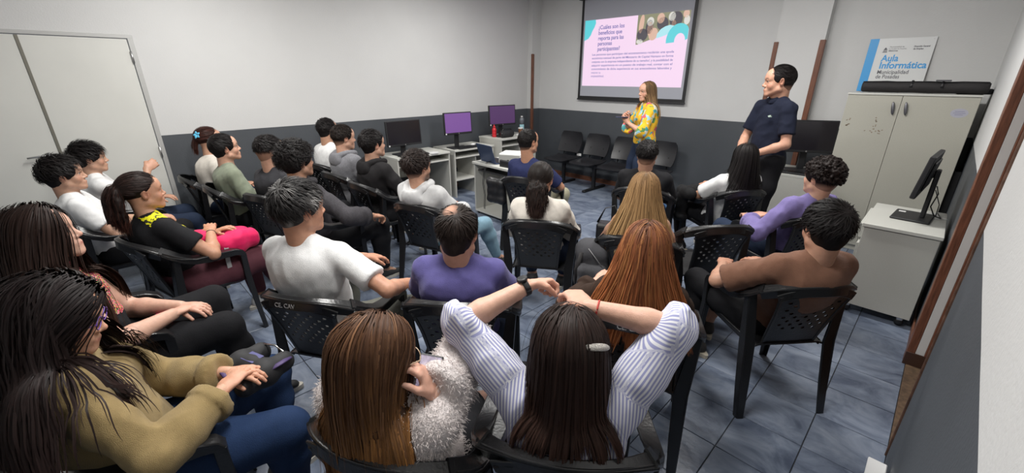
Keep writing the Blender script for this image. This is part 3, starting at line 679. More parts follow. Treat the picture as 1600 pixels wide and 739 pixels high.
        # strands gather into locks towards the tips
        seedl = cl[rs.randint(0, len(cl), n)]; dd = np.linalg.norm(P[:,None,M//2]-P[cl][None,:,M//2], axis=2); seedl = cl[dd.argmin(1)]; t = np.linspace(0,1,M)[None,:,None]**1.6*h.get('lock', 0.40); P = P*(1-t)+(P[seedl]+(P[:,:1]-P[seedl][:,:1])*0.10)*t
        F = SDF(P.reshape(-1,3).min(0)-0.03, P.reshape(-1,3).max(0)+0.03, (0.008,0.009,0.011)[lod]); rb = h.get('body', 0.010)
        F.ell(W(SK_C+np.array([0,-0.004,0.003])), (SK_R+volx*0.35)*s, HRm, 0.0); F.ell(W((0,0.115,-0.045)), np.array([0.088,0.085,0.100])*s, HRm, 0.006, 'cut'); F.plane_cut(W((0,-0.05,-0.058)), HRm@np.array([0,0.45,-0.9]), 0.01, W(SK_C)-0.15, W(SK_C)+0.15)
        nb = min(n, (340, 200, 110)[lod]); gi = np.argsort(lay+rs.rand(n)*0.3)[:nb]
        for i in gi:
            for j in range(1, M-3, 2):
                j2 = min(j+2, M-2); r1 = rb*(1-0.5*j/M); F.cap(P[i,j], P[i,j2], r1, r1*0.95, 0.004)
        V, Q = F.mesh(); V = smooth_vf(V, Q, 5, 0.6); V = V-normals(V, Q)*0.001; dz = np.linalg.norm(V-Hc, axis=1); t = np.clip((dz-0.08)/max(0.05, L*0.8), 0, 1)**h.get('tpow', 1.6)
        tipc = np.array(h.get('tip', h['col'])); st = 0.75+0.35*wob(V*np.array([1,1,0.10]), 4, 260, 5); c = (col*(1-t[:,None])+tipc*t[:,None])*st[:,None]*0.7; parts.append((V, Q, np.clip(c,0,1)))
        rr = h.get('rad', 0.0019)*s; prof = np.interp(np.linspace(0,1,M), [0,0.12,0.75,0.92,1], [0.6,1.1,1.0,0.6,0.12]); wid = prof[None,:]*rr*(0.6+0.8*rs.rand(n))[:,None]
        cen = np.where((P[:,:,2:] > Hc[2]-0.05), Hc[None,None,:], (J['C']+u*0.02)[None,None,:]*np.array([1,1,0])+P*np.array([0,0,1]))
        parts.append(ribbons(P, wid, hair_cols(h, n, M, rs), cen))
        m2 = int(n*0.25); ii = rs.randint(0, n, m2); P2 = P[ii]+rs.normal(size=(m2,1,3))*0.004*np.linspace(0.2,2.2,M)[None,:,None]
        parts.append(strands_mesh(P2, np.tile(np.linspace(1,0.25,M), (m2,1))*0.0006*s, hair_cols(h, m2, M, rs)))
    V, Q, C = join(parts); return link_mesh('hair', vf_mesh('hair', V, Q, C), hair_mat(h), root)
def local_pts(J, pts): return [tuple(J['H']+J['HR']@(np.array(p)*J['hk'])) for p in pts]
def glasses(J, root, m):
    mb = MB(); 
    for q in (-1,1):
        pts = [(q*0.033+0.024*math.cos(t), 0.100-0.010*abs(0.033+0.024*math.cos(t)*q-0.0)*6*0.2, 0.0+0.019*math.sin(t)) for t in np.linspace(0, 2*math.pi, 17)]
        mb.tube(local_pts(J, pts), 0.0017, 5, caps=False); mb.tube(local_pts(J, [(q*0.057,0.098,0.006),(q*0.074,0.085,0.006),(q*0.080,0.0,0.004),(q*0.078,-0.02,-0.008)]), 0.0019, 5)
    mb.tube(local_pts(J, [(-0.009,0.100,0.004),(0,0.103,0.006),(0.009,0.100,0.004)]), 0.0016, 5); mb.build('glasses', m, root, True)
def watch(J, root, n, strap, face):
    W = J['W'+n]; d = unit(W-J['E'+n]); a = unit(np.cross(d, (0.1,0.2,1))); b = np.cross(d, a); c = W-d*0.012; k = J['k']*(0.9 if J['fem'] else 1); mb = MB()
    pts = [c+(a*math.cos(t)+b*math.sin(t))*0.0305*k for t in np.linspace(0, 2*math.pi, 19)]
    mb.band([tuple(p) for p in pts], [tuple(unit(p-c)) for p in pts], 0.009, 0.002); o = mb.build('wrist_watch', strap, root, True)
    up = a if a[2] > 0 else -a
    if abs(b[2]) > abs(a[2]): up = b if b[2] > 0 else -b
    Mx = Matrix.Translation(Vector(c+up*0.031*k)) @ Vector(up).to_track_quat('Z','Y').to_matrix().to_4x4()
    MB().lathe([(0.017,0),(0.018,0.003),(0.017,0.008),(0.013,0.009)], 18, M=Mx).build('watch_case', face, o, True)
def wristband(J, root, n, m, off=0.02, name='wristband'):
    W = J['W'+n]; d = unit(W-J['E'+n]); a = unit(np.cross(d, (0.1,0.2,1))); b = np.cross(d, a); c = W-d*off; mb = MB()
    mb.tube([tuple(c+(a*math.cos(t)+b*math.sin(t))*0.0285*J['k']*(0.93 if J['fem'] else 1)) for t in np.linspace(0, 2*math.pi, 17)], 0.003, 5, caps=False); mb.build(name, m, root, True)
def surface_patch(o, name, m, sel, off=0.0025):
    """a printed area raised slightly from a garment: copies the faces whose centres satisfy sel"""
    me = o.data; n = len(me.vertices); V = np.empty(n*3, np.float32); me.vertices.foreach_get('co', V); V = V.reshape(-1,3).astype(float)
    F = np.array([p.vertices[:] for p in me.polygons if len(p.vertices) == 4]); c = V[F].mean(1); F = F[sel(c)]
    if len(F) == 0: return None
    N = np.empty(n*3, np.float32); me.vertices.foreach_get('normal', N); N = N.reshape(-1,3); ids, inv = np.unique(F, return_inverse=True); V2 = V[ids]+N[ids]*off
    return link_mesh(name, vf_mesh(name, V2, inv.reshape(-1,4)), m, o)
def fur(o, name, m, seed, n, ln):
    me = o.data; nv = len(me.vertices); V = np.empty(nv*3, np.float32); me.vertices.foreach_get('co', V); V = V.reshape(-1,3).astype(float); N = np.empty(nv*3, np.float32); me.vertices.foreach_get('normal', N); N = N.reshape(-1,3)
    rs = np.random.RandomState(seed); i = rs.randint(0, nv, n); d = N[i]+rs.normal(size=(n,3))*0.55; d /= np.linalg.norm(d, axis=1)[:,None]; p = V[i]+rs.normal(size=(n,3))*0.004; d2 = d+np.array([0,0,-0.5])+rs.normal(size=(n,3))*0.3
    L = ln*(0.6+0.8*rs.rand(n))[:,None]; P = np.stack([p, p+d*L*0.5, p+d*L*0.5+d2*L*0.45], 1); c = np.ones((n,3,3))*(0.9+0.2*rs.rand(n))[:,None,None]
    v, q, _ = strands_mesh(P, np.tile([0.0008,0.0007,0.0002], (n,1)), c); o2 = link_mesh(name, vf_mesh(name, v, q), m, o); o2['kind'] = 'stuff'; return o2
def make_person(sp):
    J, R, o = place(sp); limbs(sp, J, R, o); lod = sp.get('lod', 1)
    root = empty('person', tuple(o), HR(sp['face'])); tag(root, sp['label'], 'person')
    b = make_body(sp, J, root, lod); top = make_top(sp, J, root, lod); make_trousers(sp, J, root, lod); make_shoes(sp, J, root, lod)
    make_hair(sp, J, root, lod)
    return root, J, R, o, top
# ------------------------------------------------------------------ the room
WX, BY, RX, NY = -5.42, 5.95, 0.20, -1.6     # left wall, back wall, right wall, near wall
WH = 1.15
M_wall = wall_mat('wall_paint', (0.066, 0.073, 0.083), (0.60, 0.60, 0.595), WH)
M_white = mat('white_paint', (0.66,0.66,0.65), 0.5, noise=0.03, nscale=5)
M_ceil = mat('ceiling_paint', (0.75,0.75,0.74), 0.7)
M_wood = mat('reddish_wood', (0.16,0.062,0.035), 0.42, noise=0.35, nscale=9, stretch=(14,14,1), bump=0.15, bscale=40)
M_skirt = mat('wooden_skirting', (0.17,0.07,0.04), 0.5, noise=0.3, nscale=14)
M_melamine = mat('pale_grey_melamine', (0.50,0.495,0.455), 0.42, noise=0.05, nscale=220, ndetail=2)
M_edge = mat('pale_edge_band', (0.56,0.56,0.52), 0.45)
M_plastic = mat('glossy_black_plastic', (0.010,0.010,0.011), 0.30, spec=0.55, bump=0.12, bscale=90)
M_blackm = mat('matte_black_plastic', (0.014,0.014,0.016), 0.5)
M_dark = mat('dark_metal', (0.02,0.02,0.022), 0.4, metal=0.3)
M_alu = mat('brushed_aluminium', (0.55,0.55,0.55), 0.35, metal=0.9)
M_chrome = mat('chrome', (0.7,0.7,0.7), 0.18, metal=1.0)
M_grout = mat('dark_grout', (0.045,0.048,0.055), 0.8, noise=0.15)
def tile_mat():
    m = bpy.data.materials.new('blue_grey_ceramic_tile'); m.use_nodes = True; N, L = nt(m); b = N['Principled BSDF']
    g = N.new('ShaderNodeNewGeometry'); oi = N.new('ShaderNodeObjectInfo'); mp = N.new('ShaderNodeMapping'); mp.inputs['Scale'].default_value = (2.4, 3.6, 1); L.new(g.outputs['Position'], mp.inputs[0])
    ad = N.new('ShaderNodeVectorMath'); ad.operation = 'ADD'; sc = N.new('ShaderNodeMath'); sc.operation = 'MULTIPLY'; sc.inputs[1].default_value = 40; L.new(oi.outputs['Random'], sc.inputs[0]); L.new(mp.outputs[0], ad.inputs[0]); L.new(sc.outputs[0], ad.inputs[1])
    n = N.new('ShaderNodeTexNoise'); n.inputs['Scale'].default_value = 1.6; n.inputs['Detail'].default_value = 7; n.inputs['Roughness'].default_value = 0.62; n.inputs['Distortion'].default_value = 0.9; L.new(ad.outputs[0], n.inputs['Vector'])
    cr = N.new('ShaderNodeValToRGB'); e = cr.color_ramp.elements; e[0].position = 0.32; e[0].color = (0.078,0.098,0.150,1); e[1].position = 0.68; e[1].color = (0.27,0.31,0.39,1)
    x = e.new(0.5); x.color = (0.17,0.205,0.275,1); L.new(n.outputs['Fac'], cr.inputs[0]); L.new(cr.outputs[0], b.inputs['Base Color'])
    b.inputs['Roughness'].default_value = 0.34; b.inputs['Specular IOR Level'].default_value = 0.45
    n2 = N.new('ShaderNodeTexNoise'); n2.inputs['Scale'].default_value = 26; n2.inputs['Detail'].default_value = 5; L.new(g.outputs['Position'], n2.inputs['Vector'])
    bu = N.new('ShaderNodeBump'); bu.inputs['Strength'].default_value = 0.35; bu.inputs['Distance'].default_value = 0.006; L.new(n2.outputs['Fac'], bu.inputs['Height']); L.new(bu.outputs[0], b.inputs['Normal']); return m
M_tile = tile_mat()
fl = struct(MB().box((WX-0.1, NY-0.1, -0.12), (RX+0.45, BY+0.1, -0.006)).build('floor', M_grout))
TS = 0.30; cells = []
for i in range(int((WX-0.1)/TS)-1, 2):
    for j in range(int(NY/TS)-1, int(BY/TS)+1):
        x0, y0 = -0.1+TS*i, TS*j; x1, y1 = x0+TS, y0+TS
        x0, y0, x1, y1 = max(x0, WX), max(y0, NY), min(x1, RX), min(y1, BY)
        if x1-x0 < 0.03 or y1-y0 < 0.03: continue
        cx, cy = (x0+x1)/2, (y0+y1)/2
        v = np.array([cx, cy, -CAM_H]); a = math.radians(45.4); fw = -math.sin(a)*cx+math.cos(a)*cy; rt = math.cos(a)*cx+math.sin(a)*cy
        p = math.radians(21.055); zc = fw*math.cos(p)+CAM_H*math.sin(p); yc = -(fw*math.sin(p)-CAM_H*math.cos(p)) if False else (-CAM_H*math.cos(p)+fw*math.sin(p))
        vis = zc > 0.2 and abs(rt/zc) < 1.32 and abs(yc/zc) < 0.68
        cells.append((0 if vis else 1, math.hypot(cx, cy), x0, y0, x1, y1))
cells.sort(); gaph = 0.0022; tmesh = {}; rest = MB()
def tile_mb(wd, dp):
    h, c = 0.006, 0.0015; v = [(-wd/2,-dp/2,-h),(wd/2,-dp/2,-h),(wd/2,dp/2,-h),(-wd/2,dp/2,-h),(-wd/2,-dp/2,-c),(wd/2,-dp/2,-c),(wd/2,dp/2,-c),(-wd/2,dp/2,-c),(-wd/2+c,-dp/2+c,0),(wd/2-c,-dp/2+c,0),(wd/2-c,dp/2-c,0),(-wd/2+c,dp/2-c,0)]
    return v, [(0,1,5,4),(1,2,6,5),(2,3,7,6),(3,0,4,7),(4,5,9,8),(5,6,10,9),(6,7,11,10),(7,4,8,11),(8,9,10,11)]
for q, (vis, _, x0, y0, x1, y1) in enumerate(cells):
    wd, dp = round(x1-x0-2*gaph, 4), round(y1-y0-2*gaph, 4); cx, cy = (x0+x1)/2, (y0+y1)/2
    if q < 298:
        if (wd, dp) not in tmesh:
            mb = MB(); mb.add(*tile_mb(wd, dp)); me = mb.mesh('tile'); me.materials.append(M_tile); tmesh[(wd,dp)] = me
        t = bpy.data.objects.new('tile', tmesh[(wd,dp)]); COL.objects.link(t); t.location = (cx, cy, 0); t.parent = fl
    else:
        v, f = tile_mb(wd, dp); rest.add([(a+cx, b+cy, c) for a, b, c in v], f)
o = rest.build('tile', M_tile, fl); o['kind'] = 'stuff'
struct(MB().box((WX-0.1, NY-0.1, CEIL_Z), (RX+0.45, BY+0.1, CEIL_Z+0.1)).build('ceiling', M_ceil))
for (lx, ly) in LAMPS:
    r = empty('ceiling_light', (lx, ly, CEIL_Z-0.0005)); tag(r, 'long white ceiling light above the '+('left' if lx < -2 else 'right')+' seats near the '+('projection screen wall' if ly > 2 else 'photographer'), 'lamp', 'ceiling fixtures')
    MB().box((-0.62,-0.16,-0.06),(0.62,0.16,0.0), 0.01).build('housing', M_white, r)
    MB().box((-0.60,-0.145,-0.075),(0.60,0.145,-0.0605), 0.004).build('diffuser', mat('lamp_diffuser', (0.9,0.9,0.9), 0.5, emit=((1,0.98,0.94), 4.0)), r)
# walls
DY0, DY1, DZ = -1.03, 0.48, 2.04    # double door on the left wall
mb = MB(); mb.box((WX-0.14, DY1, 0), (WX, BY+0.1, CEIL_Z)); mb.box((WX-0.14, NY-0.1, 0), (WX, DY0, CEIL_Z)); mb.box((WX-0.14, DY0, DZ), (WX, DY1, CEIL_Z)); struct(mb.build('wall_left', M_wall))
struct(MB().box((WX, BY, 0), (RX+0.45, BY+0.12, CEIL_Z)).build('wall_back', M_wall))
struct(MB().box((WX, NY-0.12, 0), (RX+0.45, NY, CEIL_Z)).build('wall_near', M_wall))
OY0, OY1, OZ = 2.32, 3.32, 2.12     # doorway in the right wall
mb = MB(); mb.box((RX, OY1, 0), (RX+0.16, BY, CEIL_Z)); mb.prism([(RX, OY0), (0.105, NY), (RX+0.16, NY), (RX+0.16, OY0)], 0, CEIL_Z); mb.box((RX, OY0, OZ), (RX+0.16, OY1, CEIL_Z)); struct(mb.build('wall_right', M_wall))
mb = MB(); mb.box((-1.62, BY-0.13, 0.0), (-1.15, BY, CEIL_Z)); struct(mb.build('wall_pillar', M_wall))
mb = MB(); mb.box((WX, BY-0.22, 0.0), (WX+0.10, BY, CEIL_Z)); struct(mb.build('wall_corner_pillar', M_wall))
def strip(name, lo, hi): return struct(MB().box(lo, hi, 0.004).build(name, M_wood))
strip('trim_1', (WX+0.088, BY-0.232, 0.10), (WX+0.125, BY-0.185, 2.05))
strip('trim_2', (-1.632, BY-0.142, 0.10), (-1.585, BY-0.095, 2.06)); strip('trim_3', (-1.19, BY-0.142, 0.10), (-1.138, BY-0.095, 2.06))
# skirting
sk = MB().box((-5.32, BY-0.016, 0), (-1.62, BY, 0.075), 0.003).box((-1.15, BY-0.016, 0), (RX, BY, 0.075), 0.003).box((-1.636, BY-0.146, 0), (-1.134, BY-0.13, 0.075), 0.003); struct(sk.build('baseboard_back', M_skirt))
struct(MB().box((WX, DY1+0.05, 0), (WX+0.016, BY-0.22, 0.075), 0.003).build('baseboard_left', M_skirt))
struct(MB().box((RX-0.012, OY1+0.09, 0), (RX, BY-0.02, 0.075), 0.003).build('baseboard_right', M_skirt))
# doorway casing (right wall)
mb = MB(); mb.box((RX-0.018, OY1-0.02, 0.0), (RX+0.022, OY1+0.09, OZ+0.08), 0.003); struct(mb.build('trim_4', M_wood))
struct(MB().box((RX+0.0225, OY1-0.022, 0.09), (RX+0.062, OY1-0.004, OZ), 0.001).build('trim_5', M_white))
struct(MB().box((RX-0.019, OY1-0.026, 0.0), (RX+0.10, OY1-0.021, 0.09), 0.002).build('baseboard_doorway', mat('dark_skirting', (0.06,0.028,0.018), 0.5)))
struct(MB().box((RX+0.0625, OY1-0.03, 0.09), (RX+0.158, OY1-0.004, OZ), 0.003).build('trim_6', M_wood))
struct(MB().box((RX-0.008, OY0-0.001, 0.0), (RX+0.03, OY0+0.012, 2.10), 0.003).build('trim_7', mat('worn_brown_edge', (0.10,0.05,0.032), 0.55, noise=0.4, nscale=30)))
struct(MB().box((RX, OY0+0.012, -0.02), (RX+0.16, OY1-0.02, 0.004), 0.001).build('trim_8', mat('worn_brown_threshold', (0.12,0.075,0.045), 0.6, noise=0.35, nscale=35)))
dr = MB().box((RX+0.16, OY0-0.02, 0.01), (RX+0.20, OY1+0.02, OZ), 0.003).build('door_2', mat('brown_door', (0.10,0.05,0.03), 0.5)); struct(dr)
# double door, left wall
M_door = mat('cream_door_panel', (0.62,0.62,0.585), 0.5, noise=0.03, nscale=3); M_frame = mat('grey_metal_frame', (0.46,0.46,0.45), 0.45, metal=0.2)
fr = MB(); fr.box((WX-0.05, DY1-0.035, 0), (WX+0.010, DY1+0.004, DZ+0.004), 0.003); fr.box((WX-0.05, DY0-0.02, 0), (WX+0.010, DY0+0.035, DZ+0.004), 0.003); fr.box((WX-0.05, DY0-0.02, DZ-0.025), (WX+0.011, DY1+0.004, DZ+0.006), 0.003); struct(fr.build('trim_9', M_frame))
for name, y0, y1 in (('door_1', DY0+0.04, -0.245), ('door_3', -0.237, DY1-0.04)):
    d = struct(MB().box((WX-0.035, y0, 0.01), (WX+0.003, y1, DZ-0.03), 0.003).build(name, M_door))
    if name == 'door_1':
        h = MB(); h.lathe([(0.024,0),(0.024,0.006),(0.012,0.008),(0.010,0.045)], 16, M=Matrix.Translation((WX+0.003, -0.31, 1.055))@Matrix.Rotation(math.pi/2, 4, 'Y')); h.tube([(WX+0.045,-0.31,1.055),(WX+0.05,-0.36,1.057),(WX+0.048,-0.44,1.05)], [0.009,0.009,0.007], 8); h.build('door_handle', M_alu, d, True)
    else:
        for z in (0.25, 1.0, 1.86):
            MB().lathe([(0.008,-0.05),(0.008,0.05)], 10, c=(WX+0.016, DY1-0.036, z)).build('hinge', M_alu, d, True)
        MB().box((WX+0.003, -0.245, 0.01), (WX+0.009, -0.225, DZ-0.03), 0.001).build('astragal', mat('door_gap_strip', (0.20,0.19,0.16), 0.5, metal=0.4), d)

# ------------------------------------------------------------------ projector screen
SX0, SX1, SZ0, SZ1 = -4.385, -2.655, 1.395, 2.78; SYF = BY-0.05
scr = empty('projection_screen', (0,0,0)); tag(scr, 'pull-down projection screen with black border hanging on the back wall, lit by a pink slide', 'screen')
M_scr = mat('screen_fabric', (0.40,0.41,0.46), 0.8)
MB().box((SX0, SYF-0.002, SZ0), (SX1, SYF+0.001, SZ1)).build('screen_surface', M_scr, scr)
b = 0.042; mb = MB(); mb.box((SX0-b, SYF-0.004, SZ0-b), (SX0, SYF+0.003, SZ1+b)); mb.box((SX1, SYF-0.004, SZ0-b), (SX1+b, SYF+0.003, SZ1+b)); mb.box((SX0, SYF-0.004, SZ0-b), (SX1, SYF+0.003, SZ0)); mb.build('border', M_blackm, scr)
MB().tube([(SX0-0.05,SYF-0.004,SZ0-b-0.008),(SX1+0.05,SYF-0.004,SZ0-b-0.008)], 0.011, 8).build('bottom_bar', M_blackm, scr)
MB().box((SX0-0.08, SYF-0.06, SZ1), (SX1+0.08, SYF+0.02, SZ1+0.09), 0.01).build('roller_case', M_blackm, scr)
def emat(name, c, s=1.0): 
    m = bpy.data.materials.new(name); m.use_nodes = True; N, L = nt(m); bb = N['Principled BSDF']; bb.inputs['Base Color'].default_value = (0.05,0.05,0.05,1); bb.inputs['Emission Color'].default_value = (*c,1); bb.inputs['Emission Strength'].default_value = s; return m
SLX0, SLX1, SLZ0, SLZ1 = SX0+0.03, SX1-0.035, SZ0+0.155, SZ0+1.10; sy = SYF-0.003
MB().box((SLX0, sy-0.0005, SLZ0), (SLX1, sy, SLZ1)).build('slide', emat('projected_pink', (0.97,0.72,0.93), 0.92), scr)
SW, SH = SLX1-SLX0, SLZ1-SLZ0
def sl(u, v): return (SLX0+u*SW, SLZ0+(1-v)*SH)     # u right, v down
def shape(name, pts, m, dy):
    mb = MB(); n = len(pts); P = [sl(*p) for p in pts]; mb.add([(x, sy-dy-0.0006, z) for x, z in P]+[(x, sy-dy, z) for x, z in P], [tuple(range(n)), tuple(range(2*n-1, n-1, -1))]+[((i+1) % n, i, i+n, (i+1) % n+n) for i in range(n)]); return mb.build(name, m, scr)
c1, c2, c3 = emat('projected_cyan', (0.11,0.72,0.80), 0.85), emat('projected_pale_blue', (0.45,0.85,0.93), 0.9), emat('projected_purple', (0.16,0.14,0.46), 0.85)
shape('corner_wave', [(0,0),(0.115,0),(0.12,0.05),(0.105,0.11),(0.085,0.16),(0.07,0.22),(0.045,0.27),(0,0.30)], c1, 0.001)
ph = [(0.545,0),(1,0),(1,0.24),(0.96,0.17),(0.90,0.19),(0.86,0.26),(0.78,0.30),(0.70,0.33),(0.62,0.37),(0.56,0.40),(0.545,0.40)]
shape('slide_picture', ph, emat('picture_olive', (0.30,0.30,0.18), 0.8), 0.001)
def blobp(cx, cy, rx, ry, n=18, rot=0): return [(cx+rx*math.cos(t)*math.cos(rot)-ry*math.sin(t)*math.sin(rot), cy+(rx*math.cos(t)*math.sin(rot)+ry*math.sin(t)*math.cos(rot))*1.7) for t in [2*math.pi*i/n for i in range(n)]]
pc = {'skin': emat('picture_skin', (0.85,0.55,0.42), 0.8), 'dark': emat('picture_dark', (0.07,0.06,0.08), 0.8), 'pale': emat('picture_pale', (0.8,0.78,0.72), 0.85)}
for (cx, cy, rx, ry, m, r) in [(0.585,0.12,0.022,0.075,'skin',0.1),(0.60,0.27,0.05,0.05,'dark',0),(0.66,0.17,0.035,0.055,'dark',0),(0.665,0.10,0.032,0.035,'pale',0),(0.668,0.20,0.026,0.055,'skin',0),(0.70,0.27,0.04,0.05,'skin',0.3),(0.755,0.07,0.033,0.04,'skin',0),(0.775,0.14,0.05,0.05,'dark',0),(0.85,0.06,0.03,0.035,'pale',0),(0.885,0.10,0.055,0.06,'dark',0),(0.87,0.16,0.02,0.03,'skin',0),(0.965,0.04,0.025,0.03,'skin',0),(0.975,0.12,0.024,0.035,'pale',0),(0.58,0.36,0.03,0.02,'pale',0)]:
    pts = [(min(max(x, 0.546), 0.999), max(y, 0.001)) for x, y in blobp(cx, cy, rx, ry, 18, r)]; shape('picture_figure', pts, pc[m], 0.0018)
shape('cloud', [(0.73,0.33),(0.735,0.27),(0.765,0.21),(0.80,0.18),(0.84,0.165),(0.875,0.18),(0.885,0.21),(0.86,0.25),(0.82,0.29),(0.78,0.31)], c2, 0.0025)
arc = []
for t in np.linspace(math.pi*1.05, 0.05, 16): arc.append((0.925+0.105*math.cos(t), 0.37-0.30*math.sin(t)*0.72))
for t in np.linspace(0.05, math.pi*1.05, 16): arc.append((0.935+0.045*math.cos(t), 0.38-0.125*math.sin(t)*0.8))
shape('arch', [(min(x,0.999), y) for x, y in arc], c1, 0.003)
def slide_text(s, u, v, size, wd=None, bold=0.0):
    x, z = sl(u, v); return text_mesh('slide_lettering', s, size, Matrix.Translation((x, sy-0.004, z))@Matrix.Rotation(math.pi/2, 4, 'X'), c3, scr, 0.0003, bold=bold, width=wd)
for i, (s, wd) in enumerate([('¿Cuáles son los', 0.265), ('beneficios que', 0.245), ('reporta para las', 0.265), ('personas', 0.150), ('participantes?', 0.235)]): slide_text(s, 0.155, 0.145+i*0.079, 0.078, SW*wd, bold=0.0012)
body = ['Las personas que participan del entrenamiento recibirán una ayuda', 'económica mensual de parte del Ministerio de Capital Humano en forma', 'conjunta con la empresa independiente de su tamaño/, y la posibilidad de', 'adquirir experiencia en un puesto de trabajo real, contar con el', 'conocimiento de dicha experiencia en sus antecedentes laborales y']
for i, s in enumerate(body): slide_text(s, 0.10, 0.53+i*0.055, 0.042, SW*0.80, 0.0004)
slide_text('mejorar su', 0.10, 0.805, 0.042, SW*0.105); slide_text('empleabilidad.', 0.10, 0.860, 0.042, SW*0.145)

# ------------------------------------------------------------------ beam seating along the back wall
bs = empty('beam_seating', (0,0,0)); tag(bs, 'row of black waiting-room seats on a shared beam against the dark back wall', 'bench')
M_seatp = mat('satin_black_seat', (0.018,0.018,0.021), 0.38, spec=0.5)
def shell(u0, fn, nu=10, nv=8, th=0.012):
    V = []; F = []
    for side in (0, 1):
        for i in range(nu+1):
            for j in range(nv+1): V.append(np.array(fn(-1+2*i/nu, j/nv))+np.array(u0)*0)
    G = np.array(V[:(nu+1)*(nv+1)]).reshape(nu+1, nv+1, 3); du = np.gradient(G, axis=0); dv = np.gradient(G, axis=1); n = np.cross(du, dv); n /= np.linalg.norm(n, axis=2, keepdims=True)+1e-9
    A = (G+n*th/2).reshape(-1,3); B = (G-n*th/2).reshape(-1,3); k = len(A); V = np.concatenate([A,B])+np.array(u0)
    ix = lambda i, j: i*(nv+1)+j
    for i in range(nu):
        for j in range(nv):
            q = (ix(i,j), ix(i+1,j), ix(i+1,j+1), ix(i,j+1)); F.append(q); F.append(tuple(a+k for a in q[::-1]))
    ring = [ix(i,0) for i in range(nu)]+[ix(nu,j) for j in range(nv)]+[ix(i,nv) for i in range(nu,0,-1)]+[ix(0,j) for j in range(nv,0,-1)]
    for a in range(len(ring)): p, q = ring[a], ring[(a+1) % len(ring)]; F.append((p, p+k, q+k, q))
    return [tuple(v) for v in V], F
seat_x = [-4.40, -3.87, -3.34, -2.78]
for i, x in enumerate(seat_x):
    yb = 5.72
    def fb(u, v): rr = math.sqrt(max(0, 1-max(0, (v-0.72)/0.28)**2*0.35-max(0,(0.2-v)/0.2)**2*0.15)); return (u*0.225*rr, -0.035*u*u*1.0-0.02+0.10*v+0.03*math.sin(v*3), 0.50+0.33*v)
    def fs(u, v): rr = math.sqrt(max(0, 1-max(0, (0.25-v)/0.25)**2*0.3)); return (u*0.225*rr, -0.45+0.43*v, 0.425+0.012*u*u-0.03*math.sin(v*2.6)*0.6-0.02*max(0, 0.2-v)*5+0.03*max(0, v-0.85)*5)
    v, f = shell((x, yb, 0), fb); MB().add(v, f).build('seat_backrest', M_seatp, bs, 'auto'); v, f = shell((x, yb, 0.0), fs); MB().add(v, f).build('seat', M_seatp, bs, 'auto')
    MB().tube([(x-0.12,yb-0.04,0.40),(x-0.12,yb+0.0,0.47),(x-0.12,yb+0.03,0.62)], 0.011, 6).tube([(x+0.12,yb-0.04,0.40),(x+0.12,yb+0.0,0.47),(x+0.12,yb+0.03,0.62)], 0.011, 6).build('back_bracket', M_dark, bs, True)
MB().box((-4.66, 5.46, 0.345), (-2.52, 5.52, 0.395), 0.004).build('beam', M_dark, bs)
for x in (-4.33, -3.72, -2.9):
    MB().box((x-0.025, 5.465, 0.03), (x+0.025, 5.515, 0.345), 0.004).build('leg', M_dark, bs); MB().box((x-0.03, 5.22, 0.0), (x+0.03, 5.80, 0.035), 0.01).build('foot', M_dark, bs)
MB().box((-4.235, 5.703, 0.455), (-4.15, 5.707, 0.495)).build('paper_tag', mat('white_paper', (0.7,0.7,0.7), 0.7), bs)

# ------------------------------------------------------------------ desks along the left wall, monitors
def desk(x0, x1, y0, y1, h, label, legpanel=True):
    r = empty('computer_desk', ((x0+x1)/2, (y0+y1)/2, 0)); tag(r, label, 'desk', None); cx, cy = (x0+x1)/2, (y0+y1)/2; X0, X1, Y0, Y1 = x0-cx, x1-cx, y0-cy, y1-cy; t = 0.018
    MB().box((X0, Y0, h-0.025), (X1, Y1, h), 0.002).build('desktop', M_edge, r)
    for y in (Y0+0.002, Y1-t-0.002): MB().box((X0+0.01, y, 0), (X1-0.012, y+t, h-0.025), 0.001).build('side_panel', M_melamine, r)
    MB().box((X0+0.01, Y0+t+0.002, h-0.38), (X0+0.025, Y1-t-0.002, h-0.09)).build('back_panel', M_melamine, r)
    MB().box((X0+0.12, Y0+t+0.004, h-0.125), (X1-0.01, Y1-t-0.004, h-0.108), 0.001).build('keyboard_shelf', M_edge, r)
    yd = Y0+(Y1-Y0)*0.55
    MB().box((X0+0.03, yd, 0.0), (X1-0.05, yd+t, h-0.13), 0.001).build('divider', M_melamine, r)
    MB().box((X0+0.03, Y0+t+0.002, 0.24), (X1-0.04, yd-0.001, 0.258), 0.001).build('lower_shelf', M_edge, r); return r
desk(-5.40, -4.86, 2.72, 3.56, 0.70, 'pale grey computer desk under the wide dark monitor at the left wall')
desk(-5.40, -4.86, 3.64, 4.40, 0.70, 'pale grey computer desk under the purple-tinted monitor, middle one at the left wall')
desk(-5.29, -4.75, 4.46, 5.26, 0.79, 'taller pale desk in the corner holding the red bottle and the round speaker')
M_lcd = mat('dark_lcd_panel', (0.012,0.010,0.014), 0.22, spec=0.6)
